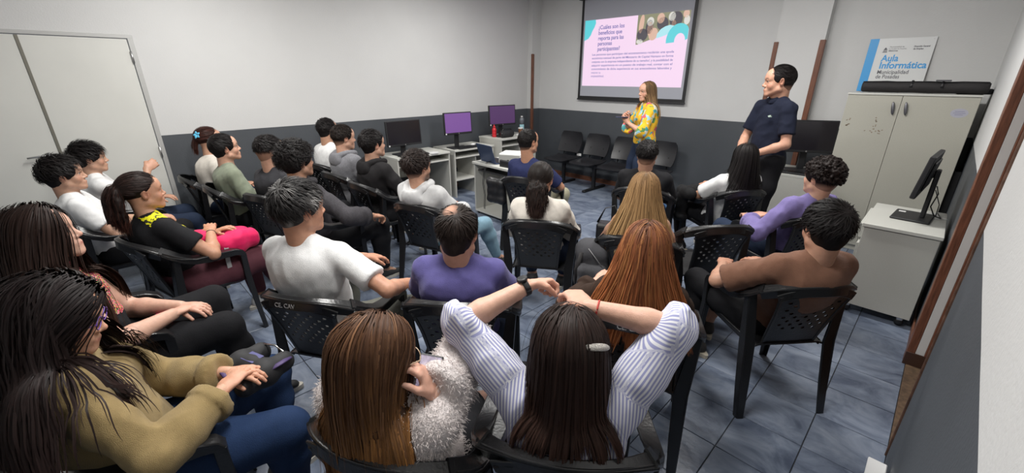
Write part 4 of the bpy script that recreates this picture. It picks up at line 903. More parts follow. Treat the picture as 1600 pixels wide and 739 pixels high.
def monitor(loc, rz, label, w_=0.47, h_=0.30, lift=0.16, reflection_mat=None, tilt=0.06, back=False):
    r = empty('computer_monitor', loc, rz); tag(r, label, 'monitor')     # faces local +X
    MB().box((-0.10,-0.15,0.0),(0.12,0.15,0.014), 0.006).build('stand_base', M_blackm, r)
    MB().box((-0.055,-0.035,0.012),(-0.028,0.035,lift+h_*0.62), 0.006).box((-0.028,-0.03,lift+h_*0.42),(0.0,0.03,lift+h_*0.58), 0.004).build('stand_neck', M_blackm, r)
    T = Matrix.Translation((0.012,0,lift+h_/2))@Matrix.Rotation(-tilt, 4, 'Y')
    MB().box((-0.018,-w_/2,-h_/2),(0.014,w_/2,h_/2), 0.006, M=T).box((-0.03,-w_*0.34,-h_*0.34),(-0.017,w_*0.34,h_*0.34), 0.008, M=T).build('case', M_blackm, r)
    MB().box((0.0135,-w_/2+0.016,-h_/2+0.028),(0.0150,w_/2-0.016,h_/2-0.014), M=T).build('display_panel', reflection_mat or M_lcd, r)
    MB().lathe([(0.008,0),(0.008,0.0015)], 14, M=T@Matrix.Translation((0.0145, 0, -h_/2+0.014))@Matrix.Rotation(math.pi/2, 4, 'Y')).build('maker_badge', M_alu, r)
    MB().lathe([(0.011,0),(0.011,0.0012)], 14, M=T@Matrix.Translation((0.0145, -w_/2+0.022, -h_/2+0.014))@Matrix.Rotation(math.pi/2, 4, 'Y')).build('round_sticker', M_white, r)
    return r
mon1 = monitor((-5.10, 2.98, 0.70), 0.0, 'wide black monitor, switched off, on the nearest wall desk', 0.52, 0.33, 0.12)
mon2 = monitor((-5.03, 3.84, 0.70), -0.10, 'black monitor with a bright purple reflection on the middle wall desk', 0.47, 0.31, 0.20, reflection_mat=mat('painted_purple_reflection', (0.06,0.03,0.09), 0.25, emit=((0.20,0.09,0.32), 0.75)))  # purple reflection painted into the panel as emission
mon3 = monitor((-5.03, 4.73, 0.79), -0.18, 'black monitor with a dim purple reflection on the corner desk behind the speaker', 0.50, 0.31, 0.17, reflection_mat=mat('painted_dim_reflection', (0.04,0.02,0.05), 0.25, emit=((0.075,0.035,0.11), 0.8)))  # weaker reflection, likewise put into the panel's emission colour
def keyboard(loc, rz, label):
    r = empty('keyboard', loc, rz); tag(r, label, 'keyboard'); MB().box((-0.07,-0.21,0),(0.07,0.21,0.018), 0.005).build('key_tray', M_blackm, r); k = MB()
    for i in range(5):
        for j in range(14): k.box((-0.058+i*0.0235, -0.198+j*0.0285, 0.018), (-0.038+i*0.0235, -0.173+j*0.0285, 0.024))
    kk = k.build('keys', M_plastic, r); kk['kind'] = 'stuff'
keyboard((-4.945, 3.02, 0.70), 0.06, 'black keyboard lying in front of the dark monitor'); keyboard((-4.93, 3.95, 0.702), 0.0, 'black keyboard lying on the middle wall desk')
tag(MB().prism([(-0.05,-0.07),(0.06,-0.06),(0.05,0.05),(0.0,0.09),(-0.06,0.05)], 0.0, 0.012).build('crumpled_paper', mat('white_paper', (0.7,0.7,0.7), 0.7)), 'white scrap of paper under the dark monitor', 'paper').location = (-4.90, 3.30, 0.70)
tis = MB()
for i in range(5): a = i*1.3; tis.lathe([(0.022,0),(0.03,0.012),(0.012,0.03),(0.004,0.042)], 7, c=(0.018*math.cos(a), 0.018*math.sin(a), 0))
t = tis.build('crumpled_tissue', mat('tissue', (0.72,0.72,0.72), 0.8), None, True); t.location = (-5.0, 4.10, 0.70); tag(t, 'white crumpled tissue on the middle wall desk', 'tissue')
t = MB().box((-0.06,-0.03,0),(0.06,0.03,0.008), 0.003).box((-0.02,-0.055,0.008),(0.05,0.02,0.013), 0.003).build('folded_leaflet', mat('green_blue_leaflet', (0.12,0.30,0.28), 0.5)); t.location = (-4.97, 4.24, 0.70); tag(t, 'small green and blue folded leaflet on the middle wall desk', 'leaflet')
# red bottle, speaker, cup, thermos
r = empty('water_bottle', (-5.02, 4.555, 0.79)); tag(r, 'red ribbed water bottle on the corner desk beside the speaker', 'bottle'); M_red = mat('red_plastic', (0.55,0.02,0.03), 0.35)
MB().lathe([(0.030,0),(0.035,0.006),(0.035,0.03),(0.031,0.04),(0.035,0.05),(0.035,0.075),(0.031,0.085),(0.035,0.095),(0.035,0.12),(0.024,0.14),(0.02,0.145)], 20).build('bottle_body', M_red, r, True); MB().lathe([(0.021,0.145),(0.021,0.168),(0.008,0.170),(0.008,0.19),(0.004,0.192)], 16).build('bottle_cap', M_red, r, True)
r = empty('bluetooth_speaker', (-4.86, 4.68, 0.79)); tag(r, 'round black portable speaker on the corner desk in front of the dim monitor', 'speaker')
MB().tube([(0,-0.12,0.055),(0,-0.105,0.055),(0,0.105,0.055),(0,0.12,0.055)], [0.045,0.055,0.055,0.045], 20).build('speaker_body', mat('speaker_mesh', (0.015,0.015,0.017), 0.7, bump=0.5, bscale=400), r, True)
MB().tube([(0,-0.127,0.055),(0,-0.118,0.055)], 0.035, 16).tube([(0,0.118,0.055),(0,0.127,0.055)], 0.035, 16).build('end_cap', M_plastic, r, True)
MB().tube([(0,-0.11,0.09),(0,-0.08,0.13),(0,0.08,0.13),(0,0.11,0.09)], 0.008, 8).build('carry_handle', M_plastic, r, True)
r = empty('paper_cup', (-4.90, 5.03, 0.79)); tag(r, 'brown takeaway cup on the corner desk beside the tall flask', 'cup'); MB().lathe([(0.028,0),(0.040,0.10),(0.038,0.105)], 20).build('cup_body', mat('brown_card', (0.16,0.07,0.035), 0.6), r, True); MB().lathe([(0.043,0.103),(0.043,0.112),(0.036,0.122)], 20).build('cup_lid', M_white, r, True)
r = empty('flask', (-4.97, 5.13, 0.79)); tag(r, 'tall pale blue and grey drinking flask at the right end of the corner desk', 'bottle'); MB().lathe([(0.036,0),(0.038,0.005),(0.038,0.16)], 20).build('flask_lower', mat('pale_blue_flask', (0.25,0.45,0.50), 0.3), r, True); MB().lathe([(0.0385,0.16),(0.0385,0.235),(0.028,0.262),(0.024,0.265)], 20).build('flask_upper', mat('grey_flask', (0.13,0.14,0.16), 0.35), r, True); MB().lathe([(0.025,0.265),(0.025,0.285),(0.016,0.295)], 16).build('flask_cap', M_alu, r, True)
# mouse & cable bits on the corner desk
t = MB().lathe([(0.02,0),(0.026,0.01),(0.02,0.026),(0.006,0.032)], 12).build('computer_mouse', M_white, None, True); t.location = (-4.87, 4.93, 0.79); t.scale = (1.4,0.9,1); tag(t, 'white mouse lying between the speaker and the cup', 'mouse')
# ------------------------------------------------------------------ projector trolley with laptop
tr = empty('projector_trolley', (0,0,0)); tag(tr, 'open pale trolley carrying the laptop and the projector, edged in beige', 'trolley')
tx0, tx1, ty0, ty1, th_ = -4.12, -3.30, 3.37, 3.86, 0.685
Mt = Matrix.Translation((-4.12, 3.37, 0))@Matrix.Rotation(math.radians(-2), 4, 'Z')
tw, td = 0.85, 0.46
MB().box((-0.015,-0.01,th_-0.03),(tw+0.02,td,th_), 0.003, M=Mt).build('top_board', M_edge, tr)
MB().box((0,0.01,0.04),(0.02,td-0.01,th_-0.03), 0.001, M=Mt).build('side_panel', M_melamine, tr); MB().box((tw-0.02,0.01,0.04),(tw,td-0.01,th_-0.03), 0.001, M=Mt).build('side_panel', M_melamine, tr)
MB().box((0.021,0.0,0.04),(tw-0.021,td-0.02,0.06), 0.001, M=Mt).build('bottom_shelf', M_edge, tr); MB().box((0.021,td-0.035,0.061),(tw-0.021,td-0.02,th_-0.12), 0.001, M=Mt).build('back_panel', M_melamine, tr)
MB().box((0.05,0.03,th_-0.115),(tw-0.05,td-0.06,th_-0.10), 0.001, M=Mt).build('keyboard_shelf', mat('dark_shelf', (0.03,0.03,0.032), 0.5), tr)
for q in ((0.04,0.04),(tw-0.04,0.04),(0.04,td-0.05),(tw-0.04,td-0.05)): MB().lathe([(0.006,-0.011),(0.020,-0.010),(0.020,0.010),(0.006,0.011)], 14, M=Mt@Matrix.Translation((q[0],q[1],0.0205))@Matrix.Rotation(math.pi/2, 4, 'X')).build('caster', M_dark, tr, True)
lp = empty('laptop', (-3.92, 3.45, th_+0.001), math.radians(172)); tag(lp, 'open dark blue laptop standing on the trolley, seen from its lid', 'laptop')
M_lap = mat('blue_laptop_shell', (0.05,0.075,0.15), 0.35, metal=0.5)
MB().box((-0.17,-0.235,0.0),(0.17,0.0,0.014), 0.004).build('laptop_base', M_lap, lp); MB().box((-0.155,-0.215,0.014),(0.155,-0.03,0.016)).build('laptop_keys', M_blackm, lp)
Tl = Matrix.Translation((0,0.0,0.014))@Matrix.Rotation(math.radians(-18), 4, 'X'); MB().box((-0.17,-0.004,0),(0.17,0.004,0.225), 0.003, M=Tl).build('laptop_lid', M_lap, lp); MB().box((-0.16,-0.0055,0.012),(0.16,-0.0042,0.215), M=Tl).build('laptop_display', M_lcd, lp)
pj = empty('projector', (-3.66, 3.66, th_+0.001), math.radians(28)); tag(pj, 'white data projector on the trolley, its socket panel towards the room', 'projector')
MB().box((-0.17,-0.13,0.012),(0.17,0.13,0.135), 0.012).build('projector_case', M_white, pj); MB().tube([(0.06,0.13,0.06),(0.06,0.15,0.06)], 0.035, 18).build('lens', M_blackm, pj, True)
pk = MB()
for i in range(6): pk.box((-0.15+i*0.045,-0.1325,0.03),(-0.125+i*0.045,-0.1295,0.045 if i % 2 else 0.06))
pk.build('sockets', M_blackm, pj); MB().box((-0.16,-0.131,0.022),(0.10,-0.1296,0.115)).build('socket_panel', mat('grey_socket_panel', (0.35,0.35,0.34), 0.5), pj)
for sx in (-0.14, 0.14): MB().lathe([(0.012,0),(0.012,0.013)], 10, c=(sx,-0.10,0)).build('foot', M_blackm, pj)
t = MB().box((-0.13,-0.02,0),(0.13,0.03,0.075), 0.006).build('black_case', M_blackm); t.location = (-3.52, 3.41, th_+0.001); t.rotation_euler = (0,0,0.05); tag(t, 'low black box lying in front of the projector', 'box')
mb = MB()
for dx in (0, 0.02): mb.tube([(-3.86+dx,3.50,th_+0.03),(-3.88+dx,3.38,th_+0.02),(-3.87+dx,3.335,th_-0.05),(-3.90+dx,3.33,0.45),(-3.87+dx,3.33,0.30),(-3.88+dx,3.325,0.12)], 0.0035, 6)
tag(mb.build('power_cable', M_blackm, None, True), 'black cables hanging down the front of the projector trolley', 'cable')

# ------------------------------------------------------------------ cupboard with sign and roll bag, wheeled cabinet, monitor
M_cab = mat('cream_grey_cabinet', (0.42,0.41,0.355), 0.45, noise=0.05, nscale=180, ndetail=2)
cb = empty('storage_cupboard', (0,0,0)); tag(cb, 'tall cream two-door cupboard against the back wall with stains on its left door', 'cupboard')
cx0, cx1, cy0, cy1, ch = -0.755, 0.145, 5.35, 5.80, 1.55
MB().box((cx0,cy0+0.02,0.0),(cx1,cy1,ch-0.018), 0.002).build('carcass', M_cab, cb); MB().box((cx0-0.005,cy0-0.002,ch-0.018),(cx1+0.005,cy1+0.002,ch), 0.002).build('top_board', M_edge, cb)
xm = -0.35
dl = MB().box((cx0+0.002,cy0,0.06),(xm-0.0015,cy0+0.0185,ch-0.022), 0.0015).build('left_door', M_cab, cb); dr_ = MB().box((xm+0.0015,cy0,0.06),(cx1-0.002,cy0+0.0185,ch-0.022), 0.0015).build('right_door', M_cab, cb)
for q, d in ((-0.045, dl), (0.045, dr_)):
    x = xm+q; MB().prism([(0.012*math.cos(t)*(1 if abs(math.cos(t))>0 else 1), 0.058*math.sin(t)) for t in [2*math.pi*i/18 for i in range(18)]], 0, 0.008, M=Matrix.Translation((x,cy0-0.010,1.42))@Matrix.Rotation(math.pi/2, 4, 'X')@Matrix.Rotation(0.15,4,'Z')).tube([(x,cy0,1.39),(x,cy0-0.012,1.39)], 0.005, 6).tube([(x,cy0,1.45),(x,cy0-0.012,1.45)], 0.005, 6).build('handle', mat('grey_metal_handle', (0.22,0.22,0.24), 0.35, metal=0.8), d, True)
M_stain = mat('brown_stain', (0.24,0.19,0.14), 0.6); rs0 = random.Random(4); st = MB()
for i in range(26):
    if i < 9: x, z = -0.705+rs0.uniform(-0.01,0.02), 1.30+rs0.uniform(-0.07,0.07)
    elif i < 18: x, z = -0.50+rs0.uniform(-0.07,0.08), 1.20+rs0.uniform(-0.02,0.02)
    else: x, z = -0.49+rs0.uniform(-0.01,0.01), 1.28+rs0.uniform(-0.06,0.06)
    st.prism([(0.006*rs0.uniform(0.5,1.6)*math.cos(t), 0.005*rs0.uniform(0.5,1.6)*math.sin(t)) for t in [2*math.pi*k/8 for k in range(8)]], 0, 0.0006, M=Matrix.Translation((x,cy0-0.0001,z))@Matrix.Rotation(math.pi/2,4,'X'))
st.build('glue_stains', M_stain, dl)
MB().prism([(0.055*math.cos(t), 0.038*math.sin(t)) for t in [2*math.pi*i/24 for i in range(24)]], 0, 0.0006, M=Matrix.Translation((0.045,cy0-0.0001,1.40))@Matrix.Rotation(math.pi/2,4,'X')).build('faded_sticker', mat('faded_lilac_sticker', (0.40,0.40,0.47), 0.5), dr_)
for i, wd in enumerate((0.06, 0.075, 0.05)): MB().box((0.045-wd/2, cy0-0.0018, 1.412-i*0.014),(0.045+wd/2, cy0-0.0008, 1.416-i*0.014)).build('sticker_line', mat('lilac_ink', (0.24,0.24,0.36), 0.5), dr_)
# the long black bag
rb = empty('roll_bag', (0,0,0)); tag(rb, 'long padded black carry bag lying along the front of the cupboard top', 'bag')
pts = [(-0.675,5.42,ch+0.055),(-0.66,5.42,ch+0.055)]+[(-0.6+0.1*i,5.42+0.003*math.sin(i*1.7),ch+0.055+0.002*math.sin(i*2.3)) for i in range(8)]+[(0.155,5.42,ch+0.055),(0.17,5.42,ch+0.055)]
MB().tube(pts, [0.040,0.052]+[0.053+0.002*math.sin(i*2.1) for i in range(8)]+[0.052,0.038], 14, flat=0.95).build('padded_tube', mat('black_nylon', (0.018,0.016,0.017), 0.75, bump=0.4, bscale=25), rb, True)
MB().tube([(-0.67,5.385,ch+0.098),(-0.3,5.385,ch+0.10),(0.16,5.385,ch+0.098)], 0.004, 5).build('zip', M_dark, rb); 
for x in (-0.32,-0.12): MB().tube([(x,5.42+0.058*math.sin(t),ch+0.055+0.056*math.cos(t)) for t in np.linspace(-1.6,1.9,10)], 0.009, 5, flat=0.4).build('strap', M_blackm, rb, True)
MB().box((-0.17,5.36,ch+0.105),(-0.07,5.39,ch+0.118), 0.004).build('carry_grip', mat('grey_webbing', (0.10,0.10,0.11), 0.7), rb)
t = MB().box((0.0,0.0,0),(0.22,0.16,0.045), 0.006).build('black_binder', M_blackm); t.location = (-0.02, 5.50, ch+0.001); tag(t, 'flat black case on the cupboard top behind the long bag', 'case')
t = MB().box((0,0,0),(0.05,0.03,0.9), 0.004).build('dark_gap_strip', M_blackm); t.scale = (1,1,1); t.location = (0.149,5.42,0.0); tag(t, 'narrow dark strip filling the gap between the cupboard and the right wall', 'board')  # plain dark strip that fills the gap beside the cupboard
# sign
sg = empty('room_sign', (-0.775, 5.905, ch+0.001), 0.0); sg.rotation_euler = (HR(-4), 0, 0)
tag(sg, 'white sign with blue stripe and lettering, leaning on the wall above the cupboard', 'sign')
sw_, shh = 0.50, 0.50
MB().box((0,-0.003,0),(sw_,0.003,shh), 0.001).build('sign_board', mat('white_sign_board', (0.68,0.69,0.69), 0.35), sg)
M_sblue = mat('sign_blue', (0.035,0.33,0.72), 0.4); M_sgrey = mat('sign_grey', (0.10,0.10,0.12), 0.5)
MB().box((0.0,-0.0042,0.0),(0.072,-0.0031,shh)).build('blue_stripe', M_sblue, sg)
def sign_text(s, x, z, size, m, wd=None, bold=0.0): return text_mesh('sign_lettering', s, size, Matrix.Translation((x,-0.0036,z))@Matrix.Rotation(math.pi/2,4,'X'), m, sg, 0.0005, bold=bold, width=wd)
sign_text('Aula', 0.130, 0.287, 0.086, M_sblue, 0.135, 0.0022); sign_text('Informática', 0.128, 0.220, 0.086, M_sblue, 0.355, 0.0022)
sign_text('Municipalidad', 0.126, 0.168, 0.052, M_sgrey, 0.24, 0.0006); sign_text('de Posadas', 0.124, 0.125, 0.052, M_sgrey, 0.185, 0.0006)
sign_text('Municipalidad de', 0.168, 0.415, 0.016, M_sgrey, 0.11); sign_text('la Ciudad de Posadas', 0.168, 0.397, 0.014, M_sgrey, 0.13); sign_text('Misiones', 0.168, 0.379, 0.015, M_sgrey, 0.07, 0.0005)
sign_text('Dirección General', 0.350, 0.412, 0.019, M_sgrey, 0.115, 0.0006); sign_text('de Empleo', 0.350, 0.390, 0.019, M_sgrey, 0.075, 0.0006)
e = MB(); 
for (a, b_, c, d) in ((0.122,0.369,0.158,0.375),(0.126,0.377,0.130,0.395),(0.134,0.377,0.139,0.402),(0.143,0.377,0.147,0.402),(0.151,0.377,0.155,0.392)): e.box((a,-0.0042,b_),(c,-0.0031,d))
e.prism([(0.126,0.396),(0.140,0.418),(0.155,0.396)], 0.0031, 0.0042, M=Matrix(((1,0,0,0),(0,0,-1,0),(0,1,0,0),(0,0,0,1)))); e.build('emblem', M_sgrey, sg)
MB().lathe([(0.004,0),(0.004,0.002)], 10, M=Matrix.Translation((sw_-0.02,-0.003,shh-0.02))@Matrix.Rotation(math.pi/2,4,'X')).build('screw', M_alu, sg)
# wheeled cabinet
wc = empty('wheeled_cabinet', (0,0,0)); tag(wc, 'pale grey cabinet on casters by the right wall with a monitor on it', 'cabinet')
wx0, wx1, wy0, wy1, wh = -0.235, 0.165, 3.80, 4.50, 0.715
MB().box((wx0,wy0+0.0,0.075),(wx1,wy1,wh-0.026), 0.002).build('carcass', M_melamine, wc); MB().box((wx0-0.012,wy0-0.014,wh-0.026),(wx1+0.010,wy1+0.012,wh), 0.003).build('top_board', M_edge, wc)
MB().box((wx0-0.035,wy0+0.10,wh-0.14),(wx0-0.001,wy1-0.05,wh-0.035), 0.002).build('drawer_front', M_edge, wc)
MB().box((wx0-0.016,wy0+0.02,0.09),(wx0-0.001,wy1-0.02,wh-0.16), 0.002).build('door', M_melamine, wc)
for (x, y) in ((wx0+0.04,wy0+0.04),(wx1-0.05,wy0+0.04),(wx0+0.04,wy1-0.04),(wx1-0.05,wy1-0.04)):
    c = MB().lathe([(0.006,-0.014),(0.024,-0.013),(0.027,0),(0.024,0.013),(0.006,0.014)], 16, M=Matrix.Translation((x,y,0.0275))@Matrix.Rotation(math.pi/2,4,'X')).build('caster', M_dark, wc, True)
    MB().box((x-0.018,y-0.018,0.048),(x+0.018,y+0.018,0.0745), 0.003).build('caster_fork', M_alu, c)
mon4 = monitor((0.0, 4.20, wh+0.001), math.radians(176), 'black monitor seen edge-on, turned away on the wheeled cabinet', 0.48, 0.30, 0.18, tilt=0.12)
MB().box((0.06,-0.10,0.0142),(0.10,-0.06,0.0150)).build('white_label', M_white, mon4)
tag(MB().tube([(0.06,4.20,wh+0.25),(0.08,4.18,wh+0.20),(0.065,4.20,wh+0.10),(0.10,4.23,wh+0.03),(0.14,4.27,wh+0.01),(0.12,4.42,wh+0.01)], 0.004, 6).tube([(0.06,4.21,wh+0.22),(0.105,4.21,wh+0.12),(0.11,4.26,wh+0.02),(0.09,4.40,wh+0.01)], 0.003, 6).build('monitor_cable', M_blackm, None, True), 'black cables behind the monitor on the wheeled cabinet', 'cable')
t = MB().box((-0.05,-0.07,0),(0.05,0.07,0.004), 0.001).build('folded_note', M_white); t.location = (0.10, 4.33, wh+0.001); t.rotation_euler = (0,0,0.5); tag(t, 'small white note beside the monitor stand on the wheeled cabinet', 'paper')
# desk with a dark monitor behind the standing man
d4 = desk(-1.40, -0.80, 5.18, 5.78, 0.72, 'pale desk behind the standing man with a dark monitor on it')
monitor((-1.02, 5.50, 0.721), math.radians(-62), 'large dark monitor between the standing man and the cupboard', 0.50, 0.34, 0.20)
keyboard((-1.02, 5.27, 0.721), math.radians(90), 'black keyboard on the desk behind the standing man')
# white box at the near right corner
bx = empty('white_box', (0.150, 1.84, 0)); tag(bx, 'small white cabinet corner at the bottom edge beside the doorway', 'cabinet'); MB().box((-0.025,-0.28,0.0),(0.025,0.085,0.235), 0.003).build('carcass', M_white, bx); MB().box((-0.03,-0.29,0.236),(0.03,0.09,0.25), 0.003).build('top_board', mat('bright_white_board', (0.78,0.78,0.78), 0.4), bx)

# ------------------------------------------------------------------ the plastic armchairs
def chair_proto():
    root = empty('plastic_armchair', (0,0,0))
    # seat: dished slab with a downturned lip
    def fs(u, v):
        rr = 1-0.10*max(0, v-0.5)*2*0.6-0.05*max(0, 0.15-v)/0.15; x = u*0.225*rr; z = 0.432-0.018*(1-u*u)*math.sin(min(v*1.2,1)*3.0)-0.015*v; z -= 0.02*max(0, 0.10-v)/0.10+0.012*max(0, abs(u)-0.85)/0.15; return (x, 0.235-0.455*v, z)
    v, f = shell((0,0,0), fs, 12, 12, 0.010); s = MB().add(v, f); s.band([(-0.22,0.19,0.41),(-0.215,0.232,0.405),(-0.15,0.242,0.40),(0.15,0.242,0.40),(0.215,0.232,0.405),(0.22,0.19,0.41)], [(-1,0,0),(-.7,.7,0),(0,1,0),(0,1,0),(.7,.7,0),(1,0,0)], 0.018, 0.0045)
    s.band([(-0.222,0.2,0.412),(-0.218,0.0,0.408),(-0.205,-0.2,0.402)], [(-1,0,0)]*3, 0.016, 0.0045); s.band([(0.222,0.2,0.412),(0.218,0.0,0.408),(0.205,-0.2,0.402)], [(1,0,0)]*3, 0.016, 0.0045)
    s.build('seat', M_plastic, root, 'auto')
    # perforated backrest panel
    def surf(x, z):   # back surface; returns y
        t = (z-0.41)/0.40; return -0.205-0.135*t-0.02*t*t+0.16*(x*x)*(0.6+2.6*t)
    def hw(t): return 0.150+0.035*t+0.035*max(0,t-0.6)
    V = []; F = []; mx = {}
    def vert(x, z, off):
        key = (round(x,5), round(z,5), off)
        if key in mx: return mx[key]
        y = surf(x, z); V.append((x, y+(0.0035 if off else -0.0035), z)); mx[key] = len(V)-1; return mx[key]
    nc, nr = 11, 14; holes = []
    def gp(i, j): t = j/nr; z = 0.405+0.385*t; zc = z-0.045*((2*i/nc-1)**2)*(t**3); return ((2*i/nc-1)*hw(t), zc)
    for j in range(nr):
        for i in range(nc):
            c4 = [gp(i,j), gp(i+1,j), gp(i+1,j+1), gp(i,j+1)]; mid = [(np.add(c4[k], c4[(k+1) % 4])/2).tolist() for k in range(4)]; cx, cz = np.mean(c4, axis=0)
            wq, hq = abs(c4[1][0]-c4[0][0]), abs(c4[3][1]-c4[0][1]); ring = [c4[0], mid[0], c4[1], mid[1], c4[2], mid[2], c4[3], mid[3]]
            hole = 4 <= j <= 11 and 1 <= i <= nc-2 and (i+j) % 2 == 0 and not (j <= 4 and i in (1, nc-2))
            A = [vert(p[0], p[1], 1) for p in ring]; B = [vert(p[0], p[1], 0) for p in ring]
            if not hole: F.append(tuple(A[::-1])); F.append(tuple(B)); continue
            inr = []
            for k in range(8):
                d = np.array(ring[k])-np.array([cx,cz]); ang = math.atan2(d[1]/hq, d[0]/wq); inr.append((cx+math.cos(ang)*wq*0.37, cz+math.sin(ang)*hq*0.31))
            A2 = [vert(p[0], p[1], 1) for p in inr]; B2 = [vert(p[0], p[1], 0) for p in inr]
            for k in range(8):
                k2 = (k+1) % 8; F.append((A[k2],A[k],A2[k],A2[k2])); F.append((B[k],B[k2],B2[k2],B2[k])); F.append((A2[k2],A2[k],B2[k],B2[k2]))
    bk = MB(); bk.v = V; bk.f = F
    for sx in (-1, 1):
        pts = [(sx*hw(j/nr), 0, gp(nc if sx > 0 else 0, j)[1]) for j in range(nr+1)]; pts = [(x, surf(x,z), z) for x,_,z in pts]; bk.band(pts, [(0,1,0)]*len(pts), 0.010, 0.008)
    # top rim joins the armrests
    top = []
    for u in np.linspace(-1, 1, 17): x = u*0.262; z = 0.812-0.062*abs(u)**2.6; y = -0.350+0.115*abs(u)**2.2; top.append((x, y, z))
    bk.band(top, [unit((0, -0.55, 1.0)) for _ in top], [0.016+0.012*abs(u)**3 for u in np.linspace(-1,1,17)], 0.0065)
    low = [(x, y-0.012, z-0.022) for x, y, z in top]; bk.band(low, [unit((0,-1,0.1)) for _ in low], 0.026, 0.004)
    gap = [(x*0.80, surf(x*0.80, 0.775-0.04*abs(x/0.262)**2.6), 0.778-0.045*abs(x/0.262)**2.6) for x, y, z in top]; bk.band(gap, [(0,1,0)]*17, 0.022, 0.0045)
    bk.build('backrest', M_plastic, root, 'auto')
    for sx in (-1, 1):
        ar = [(sx*0.250,-0.245,0.765),(sx*0.272,-0.205,0.735),(sx*0.284,-0.15,0.700),(sx*0.286,-0.08,0.672),(sx*0.282,0.0,0.658),(sx*0.276,0.09,0.652),(sx*0.270,0.17,0.644),(sx*0.265,0.215,0.625),(sx*0.262,0.235,0.595)]
        up = [unit((sx*0.5,-0.3,1)), unit((sx*0.5,-0.2,1)), unit((sx*0.3,-0.1,1)), (sx*0.15,-0.05,1), (0,0,1), (0,0,1), (0,0.2,1), (0,0.6,0.8), (0,1,0.3)]
        MB().band(ar, up, [0.028,0.032,0.034,0.033,0.031,0.030,0.030,0.029,0.027], 0.0075).band([(p[0]+sx*0.024,p[1],p[2]-0.018) for p in ar], [(sx,0,0)]*9, [0.013,0.016,0.018,0.018,0.018,0.018,0.017,0.013,0.008], 0.004).build('armrest', M_plastic, root, 'auto')
        MB().band([(sx*0.262,0.232,0.60),(sx*0.252,0.236,0.45),(sx*0.258,0.250,0.22),(sx*0.268,0.268,0.0)], [(0,1,0)]*4, [0.028,0.030,0.026,0.020], 0.007).band([(sx*0.286,0.220,0.60),(sx*0.277,0.222,0.45),(sx*0.280,0.238,0.22),(sx*0.284,0.256,0.0)], [(1,0,0)]*4, [0.020,0.022,0.019,0.014], 0.005).build('leg', M_plastic, root, 'auto')
        MB().band([(sx*0.272,-0.20,0.72),(sx*0.240,-0.222,0.42),(sx*0.245,-0.262,0.2),(sx*0.252,-0.300,0.0)], [(0,-1,0)]*4, [0.022,0.034,0.029,0.021], 0.007).band([(sx*0.290,-0.185,0.70),(sx*0.270,-0.205,0.42),(sx*0.270,-0.245,0.2),(sx*0.270,-0.284,0.0)], [(1,0,0)]*4, [0.018,0.028,0.024,0.016], 0.005).build('leg', M_plastic, root, 'auto')
    for c in [o for o in bpy.data.objects if o.parent == root]: c.data.transform(Matrix.Diagonal((0.90, 0.90, 0.985, 1)))
    return root
CH = chair_proto(); CH_USED = [False]
def chair(x, y, face, label, mark=False):
    if not CH_USED[0]: c = CH; CH_USED[0] = True
    else: c = copy_tree(CH)
    c.location = (x, y, 0); c.rotation_euler = (0,0,HR(face)); tag(c, label, 'chair', 'black plastic armchairs of the audience'); c['_mark'] = 1 if mark else 0
    del c['_mark']
    if mark:
        bkr = [o for o in bpy.data.objects if o.parent == c and o.name.startswith('backrest')][0]
        Mx = Matrix.Translation((-0.07,-0.3345,0.765))@Matrix.Rotation(math.radians(86), 4, 'X'); text_mesh('painted_mark', 'CE. CAV', 0.030, Mx, mat('faded_white_paint', (0.35,0.35,0.36), 0.6), bkr, 0.0005, width=0.10, bold=0.0003)
    return c
# ------------------------------------------------------------------ the people
def cloth(name, c, **k):
    kw = dict(rough=0.85, noise=0.06, nscale=40, bump=0.25, bscale=300, sheen=(0.12 if max(c) > 0.15 else 0.0), spec=0.2); kw.update(k); return mat(name, c, **kw)
BLACK = (0.010,0.008,0.008); DKBR = (0.022,0.013,0.010)
SK1, SK2, SK3 = (0.50,0.28,0.19), (0.42,0.235,0.155), (0.58,0.35,0.26)
denim = cloth('dark_denim', (0.018,0.028,0.055)); blk = cloth('black_cotton', (0.012,0.012,0.014)); blkp = cloth('black_trousers_cloth', (0.010,0.010,0.012))
white = cloth('white_cotton', (0.70,0.70,0.70)); whiteb = cloth('cream_blouse_cotton', (0.62,0.58,0.52))
def floral():
    m = bpy.data.materials.new('yellow_floral_print'); m.use_nodes = True; N, L = nt(m); b = N['Principled BSDF']; tc = N.new('ShaderNodeTexCoord')
    v = N.new('ShaderNodeTexVoronoi'); v.inputs['Scale'].default_value = 22; n = N.new('ShaderNodeTexNoise'); n.inputs['Scale'].default_value = 16; mx = N.new('ShaderNodeVectorMath'); mx.operation = 'MULTIPLY_ADD'; mx.inputs[1].default_value = (0.08,0.08,0.08)
    L.new(tc.outputs['Object'], n.inputs['Vector']); L.new(n.outputs['Color'], mx.inputs[0]); L.new(tc.outputs['Object'], mx.inputs[2]); L.new(mx.outputs[0], v.inputs['Vector'])
    s = N.new('ShaderNodeSeparateColor'); L.new(v.outputs['Color'], s.inputs[0]); cr = N.new('ShaderNodeValToRGB'); cr.color_ramp.interpolation = 'CONSTANT'; e = cr.color_ramp.elements; e[0].color = (0.80,0.46,0.02,1); e[1].position = 0.42; e[1].color = (0.07,0.34,0.36,1)
    for p, c in ((0.55,(0.80,0.46,0.03,1)),(0.68,(0.62,0.60,0.50,1)),(0.76,(0.60,0.10,0.14,1)),(0.84,(0.12,0.28,0.08,1)),(0.92,(0.30,0.55,0.62,1))): x = e.new(p); x.color = c
    L.new(s.outputs[0], cr.inputs[0]); L.new(cr.outputs[0], b.inputs['Base Color']); b.inputs['Roughness'].default_value = 0.8; return m
